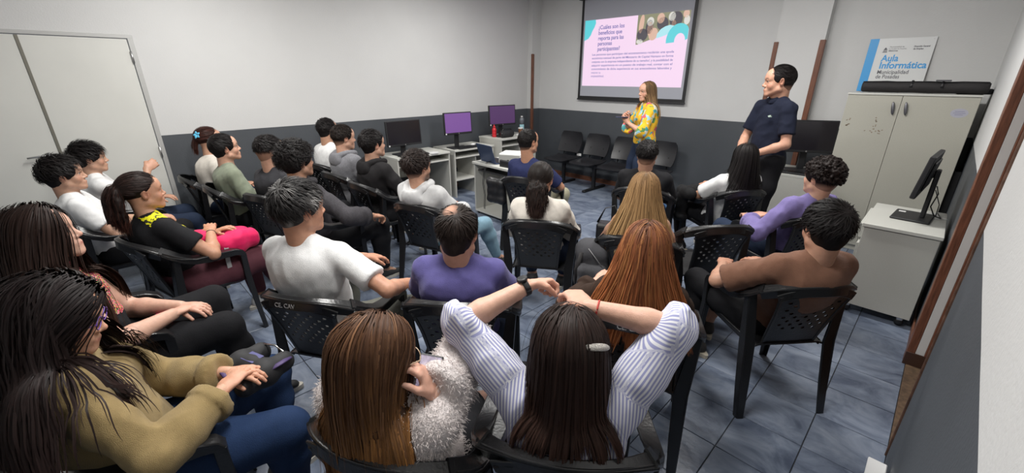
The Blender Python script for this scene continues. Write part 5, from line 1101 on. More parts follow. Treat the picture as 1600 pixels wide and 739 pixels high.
def striped():
    m = bpy.data.materials.new('blue_white_stripe'); m.use_nodes = True; N, L = nt(m); b = N['Principled BSDF']; a = N.new('ShaderNodeAttribute'); a.attribute_name = 'su'
    mu = N.new('ShaderNodeMath'); mu.operation = 'MULTIPLY'; mu.inputs[1].default_value = 2*math.pi/0.0092; L.new(a.outputs['Fac'], mu.inputs[0]); si = N.new('ShaderNodeMath'); si.operation = 'SINE'; L.new(mu.outputs[0], si.inputs[0])
    mr = N.new('ShaderNodeMapRange'); mr.inputs[1].default_value = -0.25; mr.inputs[2].default_value = 0.25; L.new(si.outputs[0], mr.inputs[0]); mx = N.new('ShaderNodeMix'); mx.data_type = 'RGBA'; mx.inputs[6].default_value = (0.72,0.72,0.76,1); mx.inputs[7].default_value = (0.30,0.31,0.52,1); L.new(mr.outputs[0], mx.inputs[0]); L.new(mx.outputs[2], b.inputs['Base Color']); b.inputs['Roughness'].default_value = 0.85; return m
H_short = lambda **k: dict(dict(kind='short', col=BLACK, len=0.036, mess=0.35, rise=0.35, vol=0.014), **k)
P = []
def person(**k): P.append(k)
# -------- near left
person(at=(-2.4946,-0.1710), scale=1.06, face=-2, hyaw=-10, hpitch=-10, sex='f', seed=1, neck=0.135, lod=0, lean=1, label='woman with very long dark brown hair and bare arms, black top, at the left edge', skin=(0.60,0.36,0.27),
    handL=('w',-2.42,0.10,0.64), handR=('w',-2.34,0.06,0.65), poleR=(1,-0.3,-0.5), footL=(-0.10,0.42,0.085), footR=(0.16,0.50,0.085), girth=1.15, armk=1.22, legk=1.12, hair=DKBR,
    hairstyle=dict(kind='long', col=(0.020,0.011,0.009), tip=(0.045,0.022,0.015), len=0.80, vol=0.028, part=0.0, n=900, sweep=-0.45, tuck=0.3, flare=0.35, lock=0.18, rad=0.0022), top=dict(mat=blk, sleeve=0.30, ease=0.014, neckw=0.012, neckd=0.01), bottom=dict(mat=blkp, ease=0.012), extra='floral_neck')
person(at=(-1.6453,-0.1226), face=-8, hyaw=-6, hpitch=14, sex='f', seed=2, neck=0.125, lod=0, lean=6, slump=0.05, label='woman in mustard sweater and purple glasses, thick dark hair, black bag on her lap', skin=(0.56,0.31,0.21),
    handL=('w',-1.63,0.14,0.675), handR=('w',-1.52,0.10,0.69), girth=1.15, armk=1.1, legk=1.12, wide=1.0, poleR=(1,-0.2,-0.7), hair=BLACK,
    hairstyle=dict(kind='long', col=(0.012,0.008,0.008), tip=(0.032,0.018,0.016), len=0.62, vol=0.045, part=0.0, n=1050, sweep=-0.9, wave=0.002, tuck=1.6, tuck0=-0.02, flare=0.42, lock=0.12, rad=0.0023), top=dict(mat=cloth('mustard_tan_knit', (0.30,0.215,0.095), bump=0.5, bscale=500, noise=0.08), sleeve=1.88, ease=0.022, fold=0.008, neckw=0.004), bottom=dict(mat=cloth('blue_denim', (0.014,0.032,0.085)), ease=0.014), extra='purple_glasses')
person(at=(-0.9730,0.5478), scale=0.97, face=24, hyaw=-22, hpitch=12, sex='f', seed=3, neck=0.13, lod=0, lean=15, hscale=1.10, wide=1.22, label='woman in fluffy white sweater, long brown hair turning to orange blonde tips', skin=(0.62,0.37,0.28),
    handL=(-0.12,0.12,0.58), handR=('h',0.115,0.11,-0.085), poleR=(0.25,0.25,-1), footL=(-0.12,0.48,0.085), footR=('w',-1.42,1.12,0.085), girth=1.05, armk=1.15, hair=(0.06,0.03,0.018), hpR=dict(dir=(-0.45,0.05,1), palm=(-0.9,-0.4,0), curl=0.7),
    hairstyle=dict(kind='long', col=(0.078,0.036,0.019), tip=(0.52,0.24,0.075), tpow=2.6, len=0.46, vol=0.018, flare=0.05, part=-0.012, n=760, sweep=-0.55, var=0.6, streak=(0.20,0.10,0.05), streakp=0.2, wave=0.001), top=dict(mat=cloth('fluffy_white_knit', (0.66,0.60,0.59), bump=0.8, bscale=120), sleeve=1.93, ease=0.022, fold=0.006, hem=-0.1), bottom=dict(mat=blkp, ease=0.008), extra='fur', shoe=mat('pink_beige_shoe', (0.45,0.28,0.24), 0.6))
person(at=(-0.6382,0.8784), face=37, hyaw=2, hpitch=30, hroll=-6, sex='f', seed=4, neck=0.125, lod=0, lean=15, scale=0.95, hscale=1.12, slump=0.05, label='woman in blue and white striped shirt, silver hair clip, both arms raised', skin=(0.58,0.34,0.25),
    handL=('w',-0.79,0.85,1.09), handR=('w',-0.585,0.875,1.09), poleL=(-1,-0.1,0.3), poleR=(1,-0.1,0.1), girth=1.12, armk=1.12, wide=1.05, hair=DKBR, shrug=0.02, hpL=dict(dir=(0.75,0.75,-0.1), palm=(0.3,-0.4,-1), curl=0.95), hpR=dict(dir=(-0.5,0.75,0.1), palm=(-0.1,0.1,-1), curl=0.8),
    hairstyle=dict(kind='long', col=(0.020,0.011,0.009), tip=(0.050,0.025,0.018), len=0.33, vol=0.024, flare=0.10, part=0.028, n=820, sweep=-0.75, ragged=1.2, body=0.013), top=dict(mat=striped(), stripes=True, sleeve=1.10, ease=0.026, fold=0.007, collar=True, sease=0.03), bottom=dict(mat=blkp), extra='clip')
# -------- second row, left
person(at=(-3.2837,0.2646), face=14, hyaw=-4, hpitch=-2, sex='f', seed=5, lod=0, lean=9, label='woman with curly brown ponytail and yellow print on black tee, arms over pink backpack', skin=(0.48,0.255,0.165),
    handL=('w',-3.30,0.43,0.71), handR=('w',-3.27,0.40,0.73), poleR=(1,-0.1,-0.6), girth=1.12, armk=1.15, legk=1.15, hair=DKBR, footL=(-0.10,0.40,0.085), footR=(0.12,0.52,0.085),
    hairstyle=dict(kind='long', col=(0.022,0.013,0.011), tip=(0.12,0.045,0.032), len=0.50, vol=0.012, tail=(0,-0.105,0.045), tdir=(0,-0.75,-0.2), wave=0.008, tspread=0.4, lock=0.25, n=520, gather=7, inert=0.62, wf=1.3, var=0.7), top=dict(mat=blk, sleeve=0.62, ease=0.016), bottom=dict(mat=cloth('maroon_cloth', (0.085,0.028,0.038)), ease=0.016), extra='yellow_print', shoe=mat('grey_white_trainer', (0.5,0.5,0.5), 0.6))
person(at=(-4.1645,-0.0333), face=0, hyaw=-4, hpitch=-4, seed=6, lod=1, lean=12, label='young man with thick black hair in white T-shirt, in profile before the double door', skin=(0.50,0.29,0.20), handL=(-0.05,0.22,0.66), handR=(0.10,0.20,0.64),
    hairstyle=H_short(len=0.055, vol=0.022, fringe=0.012, mess=0.5), top=dict(mat=white, sleeve=0.62, ease=0.02, fold=0.007), bottom=dict(mat=blkp))
person(at=(-4.8325,0.0752), face=0, hyaw=0, hpitch=0, seed=7, lod=1, lean=8, label='young man in white with one forearm raised, nearest the double door', skin=(0.50,0.29,0.20), handR=('h',0.05,0.33,-0.13), handL=(-0.10,0.22,0.66), poleR=(0.4,0.8,-1), hpR=dict(dir=(-0.3,0.6,0.4), palm=(-1,0.2,-0.2), curl=0.9),
    hairstyle=H_short(len=0.06, vol=0.020, fringe=0.02), top=dict(mat=white, sleeve=0.62, ease=0.018), bottom=dict(mat=denim), footL=(-0.12,0.55,0.085), footR=(0.12,0.6,0.085))
person(at=(-2.0813,0.6732), face=32, hyaw=-26, hpitch=2, seed=8, lod=0, lean=0, scale=1.05, chair_off=(0.11,-0.04), label='man with salt and pepper hair in a white T-shirt, seen from behind', skin=(0.50,0.26,0.17), handR=('w',-1.80,1.00,0.675), handL=('w',-2.30,1.02,0.66), poleR=(0.9,-0.5,-0.3), footR=('w',-1.75,1.35,0.085), hair=(0.06,0.06,0.06), wide=1.08, girth=1.08,
    hpR=dict(palm=(0,0,-1), curl=0.7), hairstyle=H_short(col=(0.022,0.020,0.020), grey=-0.24, len=0.050, vol=0.018, crown=(0.0,-0.06,0.08), sidelen=0.75, mess=0.3), top=dict(mat=white, sleeve=0.72, ease=0.018, fold=0.006), bottom=dict(mat=cloth('grey_green_cloth', (0.10,0.10,0.085))))
person(at=(-1.4755,1.1337), face=40, hyaw=0, hpitch=14, seed=9, neck=0.122, lod=0, lean=10, slump=0.05, label='man in a purple T-shirt with a bald patch in his dark hair', skin=(0.46,0.25,0.175), handR=(0.10,0.24,0.66), handL=(-0.10,0.24,0.66), wide=1.02, girth=1.1, hscale=1.04,
    hairstyle=H_short(col=(0.018,0.012,0.010), bald=(-0.015,-0.062,0.098), len=0.045, vol=0.012, nape=-0.012, sidelen=0.9, mess=0.2, rise=0.15), top=dict(mat=cloth('purple_cotton', (0.085,0.075,0.22)), sleeve=0.7, ease=0.018), bottom=dict(mat=denim), shoe=mat('yellow_brown_shoe', (0.16,0.13,0.03), 0.6))
person(at=(-0.7935,1.6201), face=25, hyaw=0, hpitch=4, sex='f', seed=10, lod=0, lean=13, label='woman with long copper red hair and dark brown top', skin=SK3, handR=(0.08,0.25,0.68), handL=(-0.22,0.15,0.72), hair=(0.2,0.08,0.03),
    hairstyle=dict(kind='long', col=(0.125,0.045,0.022), tip=(0.36,0.115,0.038), tpow=0.8, len=0.47, vol=0.02, flare=0.42, part=0.0, n=760, sweep=-0.65, var=0.55, streak=(0.40,0.17,0.06), streakp=0.25, wave=0.001), top=dict(mat=cloth('dark_brown_knit', (0.035,0.020,0.014)), sleeve=1.8, ease=0.014), bottom=dict(mat=blkp))
person(at=(-0.4406,2.4208), face=50, hyaw=-10, hpitch=8, seed=11, lod=0, lean=18, label='young man with black hair in a brown T-shirt, reclining near the wheeled cabinet', skin=(0.46,0.25,0.17), handL=(-0.20,0.16,0.70), handR=(0.12,0.24,0.66), poleL=(-1,-0.4,-0.3), wide=1.05, footL=('w',-0.80,2.50,0.085), footR=('w',-0.82,2.70,0.12), laces=True,
    hairstyle=H_short(len=0.050, vol=0.026, mess=0.35, rise=0.22, nape=-0.01), top=dict(mat=cloth('brown_cotton', (0.18,0.088,0.056)), sleeve=0.85, ease=0.022, fold=0.007, hem=-0.13), bottom=dict(mat=blkp, len=1.75), shoe=mat('black_pink_trainer', (0.03,0.028,0.028), 0.6), sole=mat('cream_sole', (0.55,0.50,0.40), 0.6))
# -------- third row
person(at=(-2.7721,1.8649), face=17, hyaw=-10, hpitch=-2, seed=12, lod=1, lean=14, label='bearded young man in a light grey hoodie before the projector trolley', skin=SK1, beard=0.85, handL=(-0.10,0.22,0.66), handR=(0.10,0.22,0.64), footR=(0.25,0.55,0.085),
    hairstyle=H_short(col=(0.018,0.011,0.009), len=0.048, vol=0.018, mess=0.55, top=0.008, fade=-0.03), top=dict(mat=cloth('light_grey_fleece', (0.52,0.52,0.52)), sleeve=1.9, ease=0.024, hood=True, fold=0.008), bottom=dict(mat=cloth('light_denim', (0.18,0.30,0.38))))
person(at=(-1.9159,2.2113), face=33, hyaw=-2, hpitch=2, sex='f', seed=13, lod=0, lean=12, label='woman in a cream blouse with a curly dark ponytail, seen from behind', skin=SK1, glasses=True, wide=1.08,
    hairstyle=dict(kind='long', col=(0.018,0.012,0.010), tip=(0.040,0.022,0.017), len=0.46, vol=0.010, tail=(0,-0.112,-0.01), tdir=(0,-0.5,-0.6), tspread=0.5, wave=0.010, n=560, wf=1.5, inert=0.6, gather=7, lock=0.25), top=dict(mat=whiteb, sleeve=1.5, ease=0.022, fold=0.007, collar=True), bottom=dict(mat=denim))
person(at=(-1.2462,2.4242), face=25, hyaw=0, hpitch=2, sex='f', seed=14, lod=0, lean=12, label='woman with long straight blonde hair and bare shoulders in a black strappy top', skin=(0.50,0.28,0.19), handL=(-0.10,0.2,0.68),
    hairstyle=dict(kind='long', col=(0.24,0.135,0.060), tip=(0.50,0.31,0.14), tpow=0.8, len=0.44, vol=0.016, flare=0.42, part=0.0, n=700, sweep=-0.65, streak=(0.12,0.065,0.03), streakp=0.3, var=0.45), top=dict(mat=blk, sleeve=0.0, ease=0.012, kind='tank'), bottom=dict(mat=cloth('mid_blue_denim', (0.05,0.11,0.22))))
person(at=(-2.8076,3.0700), face=18, hyaw=-22, hpitch=-2, seed=15, neck=0.185, lod=1, lean=6, label='man with short cropped hair in a navy T-shirt next to the projector trolley', skin=(0.42,0.22,0.14), handR=(0.16,0.24,0.66), poleR=(1,-0.3,-0.7), wide=1.0,
    hairstyle=H_short(len=0.022, vol=0.010, mess=0.25, rise=0.2, fade=-0.035), top=dict(mat=cloth('navy_cotton', (0.022,0.028,0.085)), sleeve=0.8, ease=0.02), bottom=dict(mat=cloth('khaki_cloth', (0.33,0.31,0.22))))
person(at=(-1.8037,3.5102), face=20, hyaw=2, hpitch=2, seed=16, lod=1, lean=12, label="man with short black hair in a black T-shirt, behind the blonde seated woman's head", skin=(0.42,0.23,0.15), wide=1.1,
    hairstyle=H_short(len=0.034, vol=0.014, top=0.010, fade=-0.02), top=dict(mat=blk, sleeve=0.8, ease=0.022), bottom=dict(mat=cloth('mid_blue_denim', (0.05,0.11,0.22))))
person(at=(-1.2903,4.0103), face=55, hyaw=-12, hpitch=6, sex='f', seed=17, lod=1, lean=14, label='woman with straight black bob in white T-shirt in front of the standing man', skin=(0.50,0.27,0.18), handL=(-0.06,0.20,0.72), handR=(0.05,0.22,0.70), poleL=(-1,-0.3,-0.6), girth=1.15, armk=1.2, wide=1.08,
    hairstyle=dict(kind='long', col=(0.010,0.008,0.008), len=0.34, vol=0.022, part=0.0, n=560, sweep=-0.4, ragged=0.2, tuck=0.2, lock=0.15), top=dict(mat=white, sleeve=0.75, ease=0.022), bottom=dict(mat=blkp))
person(at=(-0.7057,3.5958), face=58, hyaw=8, hpitch=0, seed=18, lod=1, lean=18, label='young man with curly black hair in a lavender sweater beside the cupboard', skin=(0.56,0.32,0.23), handL=(-0.24,0.06,0.68), poleL=(-1,-0.8,-0.6), wide=1.0,
    hairstyle=dict(kind='curly', col=(0.014,0.009,0.008), vol=0.028, len=0.03, top=0.010, n=460, tufts=420, blob=0.0095, fade=-0.02, mess=1.0, rise=0.6), top=dict(mat=cloth('lavender_knit', (0.19,0.155,0.36), bump=0.5), sleeve=1.9, ease=0.020, fold=0.009), bottom=dict(mat=denim))
# -------- left wall group
person(at=(-5.0205,0.8057), face=-4, hyaw=2, hpitch=0, sex='f', seed=19, lod=2, lean=-8, scale=1.07, label='woman with reddish ponytail and blue flower clip, half hidden by the man in green', skin=SK1,
    hairstyle=dict(kind='long', col=(0.045,0.015,0.011), tip=(0.09,0.03,0.02), len=0.34, vol=0.012, tail=(0,-0.105,0.02), tdir=(0,-0.5,-0.6), n=260), top=dict(mat=whiteb, sleeve=0.7, ease=0.015), bottom=dict(mat=denim), extra='flower')
person(at=(-4.4321,0.9002), face=-6, hyaw=4, hpitch=-8, seed=20, lod=1, lean=2, scale=1.03, label='young man with swept-back black hair in a sage green T-shirt, looking up', skin=(0.54,0.31,0.22),
    hairstyle=H_short(len=0.045, vol=0.016, rise=0.1, mess=0.15, nape=-0.01), top=dict(mat=cloth('sage_cotton', (0.20,0.225,0.165)), sleeve=0.8, ease=0.02), bottom=dict(mat=blkp))
person(at=(-3.9095,1.0904), face=20, hyaw=-16, hpitch=2, seed=21, lod=1, lean=0, scale=1.05, label='young man with faded sides and dark grey T-shirt beside the fluffy haired man', skin=(0.54,0.31,0.22),
    hairstyle=H_short(len=0.030, vol=0.012, fade=0.02), top=dict(mat=cloth('charcoal_cotton', (0.035,0.035,0.040)), sleeve=0.8, ease=0.02), bottom=dict(mat=blkp))
person(at=(-3.3028,1.1161), face=10, hyaw=0, hpitch=-2, seed=22, lod=0, lean=2, scale=1.05, label='young man with fluffy black hair in dark grey hoodie, forearm on his knee', skin=(0.48,0.27,0.18), beard=0.25, handR=('w',-3.02,1.43,0.66), handL=('w',-3.35,1.40,0.62), poleR=(1,-0.3,-0.4), hpR=dict(palm=(0,-0.3,-1), curl=0.6),
    footL=(-0.15,0.42,0.085), footR=(0.16,0.42,0.085),
    hairstyle=H_short(len=0.055, vol=0.030, top=0.012, mess=1.0, rise=0.5, tufts=640, sidelen=0.9), top=dict(mat=cloth('heather_grey_fleece', (0.055,0.052,0.058), noise=0.2, nscale=120), sleeve=1.7, ease=0.022, hood=True), bottom=dict(mat=blkp, ease=0.02))
person(at=(-4.9090,1.9283), face=14, hyaw=-4, hpitch=2, seed=23, lod=2, lean=-6, scale=1.06, label='man with short black hair in white T-shirt, farthest back at the left wall', skin=SK2,
    hairstyle=H_short(len=0.03, vol=0.012), top=dict(mat=white, sleeve=0.8, ease=0.018), bottom=dict(mat=denim))
person(at=(-4.2499,1.8756), face=4, hyaw=-8, hpitch=2, seed=24, lod=1, lean=0, scale=1.05, label='young man with short dark hair in a heather grey hoodie', skin=(0.52,0.30,0.21),
    hairstyle=H_short(col=(0.016,0.011,0.009), len=0.028, vol=0.012, fade=-0.02), top=dict(mat=cloth('mid_grey_fleece', (0.17,0.17,0.185), noise=0.22, nscale=140), sleeve=1.9, ease=0.022, hood=True), bottom=dict(mat=blkp))
person(at=(-3.6366,1.8757), face=2, hyaw=0, hpitch=-4, seed=25, lod=1, lean=0, scale=1.05, label='young man in a black hooded jacket with a red and white stripe', skin=(0.52,0.30,0.21), handR=(0.14,0.26,0.68),
    hairstyle=H_short(len=0.036, vol=0.015, top=0.006), top=dict(mat=cloth('black_fleece', (0.014,0.013,0.014)), sleeve=1.9, ease=0.024, hood=True), bottom=dict(mat=blkp), extra='red_stripe')
# -------- standing
person(at=(-2.5800,4.8400), face=142, hyaw=8, hpitch=2, sex='f', stand=True, seed=26, lod=1, lean=0, slump=0.0, scale=0.985, label='standing woman with long blonde hair in a yellow floral blouse, hands together', skin=(0.60,0.34,0.24),
    handL=(-0.03,0.26,1.18), handR=(0.05,0.24,1.20), poleL=(-1,-0.3,-1), poleR=(1,-0.3,-1), hpL=dict(dir=(0.4,0.3,0.8), palm=(0.8,-0.4,0), curl=0.5), hpR=dict(dir=(-0.3,0.3,0.8), palm=(-0.8,-0.4,0), curl=0.6), girth=0.92,
    hairstyle=dict(kind='long', col=(0.20,0.115,0.055), tip=(0.42,0.27,0.13), tpow=0.9, len=0.40, vol=0.008, part=0.0, n=480, sweep=-0.6, streak=(0.10,0.055,0.03), streakp=0.3), top=dict(mat=floral(), sleeve=1.2, ease=0.026, sease=0.045, hem=0.0, neckw=0.012), bottom=dict(mat=denim, ease=0.004), hair=(0.10,0.06,0.03), extra='phone')
person(at=(-1.1000,4.3800), face=146, hyaw=-32, hpitch=2, stand=True, seed=27, lod=0, lean=0, slump=0.0, scale=1.055, hscale=1.05, label='tall standing man with slicked black hair in navy polo shirt, hands clasped', skin=(0.50,0.27,0.185), handL=(-0.07,0.22,1.04), handR=(0.06,0.25,1.02), poleL=(-1,-0.6,-0.4), poleR=(1,-0.6,-0.4), wide=0.98,
    hpL=dict(dir=(0.8,0.45,-0.5), palm=(0.3,-0.6,-0.5), curl=0.5), hpR=dict(dir=(-0.8,0.4,-0.5), palm=(0,-1,-0.2), curl=0.5), footL=(-0.16,0.02,0.085), footR=(0.16,0.02,0.085),
    hairstyle=H_short(len=0.040, vol=0.010, rise=0.08, mess=0.06, crown=(0,0.08,0.09), fade=-0.03, thick=0.8), top=dict(mat=cloth('navy_pique', (0.010,0.013,0.028), bump=0.5, bscale=500), sleeve=0.72, ease=0.018, hem=-0.14, collar=True, sease=0.02, neckf=0.045), bottom=dict(mat=blkp, ease=0.010), hair=BLACK, extra='polo')
CHAIRLAB = {1: 'woman with very long hair in the black top', 2: 'woman in the mustard sweater', 3: 'woman in the fluffy white sweater', 4: 'woman in the striped shirt', 5: 'woman with the curly ponytail and yellow print', 6: 'youth in white T-shirt in front of the double door', 7: 'youth raising his forearm by the double door', 8: 'grey haired man in the white T-shirt', 9: 'man in the purple T-shirt', 10: 'woman with copper red hair', 11: 'man in the brown T-shirt', 12: 'bearded man in the light grey hoodie', 13: 'woman in the cream blouse', 14: 'blonde woman with bare shoulders', 15: 'man in the navy T-shirt', 16: 'man in black before the standing woman', 17: 'woman with the black bob', 18: 'curly haired man in the lavender sweater', 19: 'woman with the blue flower clip', 20: 'man in the sage green T-shirt', 21: 'man in the dark grey T-shirt', 22: 'man with fluffy hair in the dark hoodie', 23: 'man in white nearest the wide monitor', 24: 'man in the heather grey hoodie', 25: 'man in the black hooded jacket'}
ROOTS = {}
for sp in P:
    root, J, R, o, top = make_person(sp); ROOTS[sp['seed']] = (root, J, R, o, top, sp); ex = sp.get('extra')
    if sp.get('glasses'): glasses(J, root, M_dark)
    if ex == 'purple_glasses': glasses(J, root, mat('purple_frame', (0.16,0.08,0.35), 0.3))
    elif ex == 'floral_neck':
        m = floral_m = mat('bright_floral', (0.5,0.2,0.2), 0.8, noise=0.9, nscale=30, attr=False)
        N, L = nt(m); v = N.new('ShaderNodeTexVoronoi'); v.inputs['Scale'].default_value = 45; cr = N.new('ShaderNodeValToRGB'); cr.color_ramp.interpolation = 'CONSTANT'; e = cr.color_ramp.elements; e[0].color = (0.55,0.03,0.10,1); e[1].position = 0.35; e[1].color = (0.10,0.35,0.08,1)
        for p_, c_ in ((0.5,(0.6,0.35,0.05,1)),(0.6,(0.012,0.012,0.014,1)),(0.8,(0.7,0.25,0.30,1))): x = e.new(p_); x.color = c_
        s_ = N.new('ShaderNodeSeparateColor'); L.new(v.outputs['Color'], s_.inputs[0]); L.new(s_.outputs[0], cr.inputs[0]); L.new(cr.outputs[0], N['Principled BSDF'].inputs['Base Color'])
        C0 = J['C']+J['u']*0.02+J['f']*0.09; surface_patch(top, 'floral_panel', m, lambda c: (np.linalg.norm((c-C0)*np.array([1,1,0.75]), axis=1) < 0.12) & ((c-J['C'])@J['f'] > 0.02))
    elif ex == 'fur': fur(top, 'pile', cloth('fluffy_white_pile', (0.72,0.65,0.63), bump=0, rough=1.0, spec=0.0, sheen=0.3), 5, 26000, 0.011); glasses(J, root, mat('pale_frame', (0.45,0.33,0.22), 0.3))
    elif ex == 'clip':
        c = J['H']+J['HR']@(np.array([0.055,-0.098,0.030])*J['hk']); nn = unit(J['HR']@np.array([0.5,-0.86,0.15])); a = unit(np.cross(nn, J['HR']@np.array([0.1,0,1.0]))); mb = MB(); pts = [tuple(c+a*t+nn*(0.018-8*t*t)) for t in np.linspace(-0.036,0.036,9)]
        mb.band(pts, [tuple(nn)]*9, [0.004,0.007,0.0085,0.009,0.009,0.009,0.0085,0.007,0.004], 0.003); mb.build('hair_clip', mat('silver_glitter', (0.55,0.52,0.48), 0.35, metal=0.6, bump=0.9, bscale=600, noise=0.4, nscale=500), root, True)
        watch(J, root, 'L', mat('black_strap', (0.012,0.012,0.014), 0.5), M_dark); wristband(J, root, 'R', mat('red_thread', (0.45,0.04,0.03), 0.6), 0.03); glasses(J, root, mat('pale_frame', (0.45,0.33,0.22), 0.3))
    elif ex == 'yellow_print':
        C0 = J['C']+J['u']*0.06+J['f']*0.10; m = mat('yellow_print', (0.75,0.72,0.01), 0.7); N, L = nt(m); v = N.new('ShaderNodeTexNoise'); v.inputs['Scale'].default_value = 55; tc = N.new('ShaderNodeTexCoord'); L.new(tc.outputs['Object'], v.inputs['Vector']); cr = N.new('ShaderNodeValToRGB'); e = cr.color_ramp.elements; e[0].position = 0.42; e[0].color = (0.02,0.02,0.01,1); e[1].position = 0.46; e[1].color = (0.78,0.74,0.01,1); L.new(v.outputs['Fac'], cr.inputs[0]); L.new(cr.outputs[0], N['Principled BSDF'].inputs['Base Color'])
        surface_patch(top, 'printed_motif', m, lambda c: (np.abs((c-C0)@J['u']) < 0.13) & (np.abs((c-C0)@J['x']) < 0.13) & ((c-J['C'])@J['f'] > -0.02)); wristband(J, root, 'R', M_blackm, 0.02)
    elif ex == 'red_stripe':
        C0 = J['C']+J['u']*0.03; surface_patch(top, 'red_panel', mat('red_cloth', (0.60,0.03,0.06), 0.8), lambda c: (np.abs((c-C0)@J['u']) < 0.10) & (np.abs((c-C0)@J['x']-0.085) < 0.028) & ((c-C0)@J['f'] > 0.03), 0.004)
        surface_patch(top, 'white_panel', mat('white_cloth', (0.6,0.55,0.62), 0.8), lambda c: (np.abs((c-C0)@J['u']+0.02) < 0.07) & (np.abs((c-C0)@J['x']-0.122) < 0.014) & ((c-C0)@J['f'] > 0.0), 0.004)
    elif ex == 'flower':
        mb = MB(); c = J['H']+J['HR']@(np.array([0.045,-0.085,0.055])*J['hk']); nn = unit(J['HR']@np.array([0.6,-0.7,0.3])); a = unit(np.cross(nn,(0,0,1))); b_ = np.cross(nn,a)
        for i in range(5): t = i*2*math.pi/5; p = c+nn*0.018+(a*math.cos(t)+b_*math.sin(t))*0.020; mb.band([tuple(c+nn*0.012), tuple(p), tuple(p+(p-c-nn*0.018)*0.8)], [tuple(nn)]*3, [0.005,0.012,0.004], 0.002)
        mb.build('flower_clip', mat('sky_blue_plastic', (0.12,0.50,0.75), 0.4), root, True)
    elif ex == 'polo':
        watch(J, root, 'L', M_chrome, M_chrome)
        C0 = J['C']+J['u']*0.065-J['x']*0.085; d = J['f']
        mb = MB(); k0 = C0+d*0.135; poly = [(-0.016,0.0),(-0.006,0.006),(0.004,0.008),(0.010,0.004),(0.020,0.006),(0.014,0.0),(0.020,-0.005),(0.006,-0.005),(0.0,-0.009),(-0.008,-0.005)]
        Mx = Matrix((( -1,0,0,k0[0]),(0,0,1,k0[1]),(0,1,0,k0[2]),(0,0,0,1)))
        mb.prism(poly, -0.012, 0.0015, M=Mx); mb.build('chest_emblem', mat('pale_green_emblem', (0.42,0.52,0.45), 0.6), top)
        mb = MB(); pts = [J['N']+d*(0.075+0.028*t)-J['u']*(0.045+0.11*t) for t in (0,0.5,1)]; mb.band([tuple(p) for p in pts], [tuple(d)]*3, 0.014, 0.004)
        pl = mb.build('placket', sp['top']['mat'], top); MB().lathe([(0.005,0),(0.005,0.002)], 10, M=Matrix.Translation(Vector(pts[1]+d*0.005))@Matrix.Rotation(-math.pi/2,4,'X')).build('button', M_blackm, pl)
    elif ex == 'phone':
        ph_ = empty('mobile_phone', tuple(o+R@(J['WL']+np.array([0.01,0.06,0.06]))), HR(sp['face'])); tag(ph_, 'dark mobile phone held by the standing woman', 'phone'); MB().box((-0.035,-0.07,-0.004),(0.035,0.07,0.004),0.003).build('phone_case', mat('blue_phone', (0.03,0.05,0.12), 0.3), ph_); MB().box((-0.032,-0.066,0.0042),(0.032,0.066,0.005)).build('phone_display', M_lcd, ph_)
    if not sp.get('stand'):
        short = sp['label']
        dx = sp.get('chair_off', (0,0)); c0 = o+R@np.array([dx[0], dx[1]+0.0, 0])
        chair(c0[0], c0[1], sp['face']+sp.get('chair_rot', 0), 'black plastic armchair of the '+CHAIRLAB[sp['seed']], mark=sp['seed'] in (4, 8, 10))
# ------------------------------------------------------------------ loose things
chair(-1.06, 2.95, 50, 'empty black plastic armchair in front of the man in the brown T-shirt')
def soft_box(name, c, size, rz, m, parent, seed=1, res=0.008, k=0.03, tilt=0, pleat=0.006):
    """puffy bag body from an SDF"""
    F = SDF(-np.array(size)*0.75, np.array(size)*0.75, res); a, b, d = np.array(size)/2; r = min(a,b,d)*0.75
    for sx in (-1,1):
        for sz in (-1,1): F.cap((sx*(a-r), -(b-r), sz*(d-r)), (sx*(a-r), b-r, sz*(d-r)), r, r, 0.03)
    for sz in (-1,0,1): F.cap((-(a-r),0,sz*(d-r)), (a-r,0,sz*(d-r)), r*1.05, r*1.05, 0.03)
    for sx in (-1,0,1): F.cap((sx*(a-r),0,-(d-r)), (sx*(a-r),0,d-r), r*1.08, r*1.08, 0.03)
    V, Q = F.mesh(); V = smooth_vf(V, Q, 2); V = fold(V, Q, seed, pleat, 28); V = V@rotx(tilt).T@rotz(rz).T+np.array(c); return link_mesh(name, vf_mesh(name, V, Q), m, parent)
bp = empty('pink_backpack', (-3.20,0.46,0.62)); tag(bp, 'bright pink backpack lying on the lap of the woman with the curly ponytail', 'backpack')
M_pink = cloth('bright_pink_nylon', (0.72,0.015,0.11), rough=0.6)
soft_box('bag_body', (-0.04,0.05,0.03), (0.20,0.27,0.13), 0.25, M_pink, bp, 3, pleat=0.010); soft_box('front_pocket', (-0.10,-0.11,0.07), (0.12,0.12,0.07), 0.3, M_pink, bp, 5)
MB().tube([(0.0,0.13,0.085),(-0.02,0.02,0.104),(-0.04,-0.07,0.085)], 0.005, 6, flat=0.5).build('zip', mat('dark_pink', (0.35,0.01,0.06), 0.5), bp, True)
MB().band([(0.06,-0.02,0.07),(0.09,-0.02,0.02),(0.10,-0.03,-0.05),(0.10,-0.03,-0.12)], [(1,0,0.3)]*4, 0.013, 0.0015).build('strap', mat('grey_webbing_light', (0.32,0.32,0.32), 0.7), bp)
MB().lathe([(0.014,0),(0.014,0.003)], 14, c=(-0.05,0.02,0.105)).build('round_badge', mat('gold_badge', (0.5,0.35,0.15), 0.4, metal=0.5), bp)
bg = empty('black_shoulder_bag', (-1.66,0.22,0.635)); bg.rotation_euler = (0,0,0.35); tag(bg, 'black bag with purple straps lying on the lap of the woman in the mustard sweater', 'bag')
M_nyl = mat('black_nylon', (0.018,0.016,0.017), 0.75)
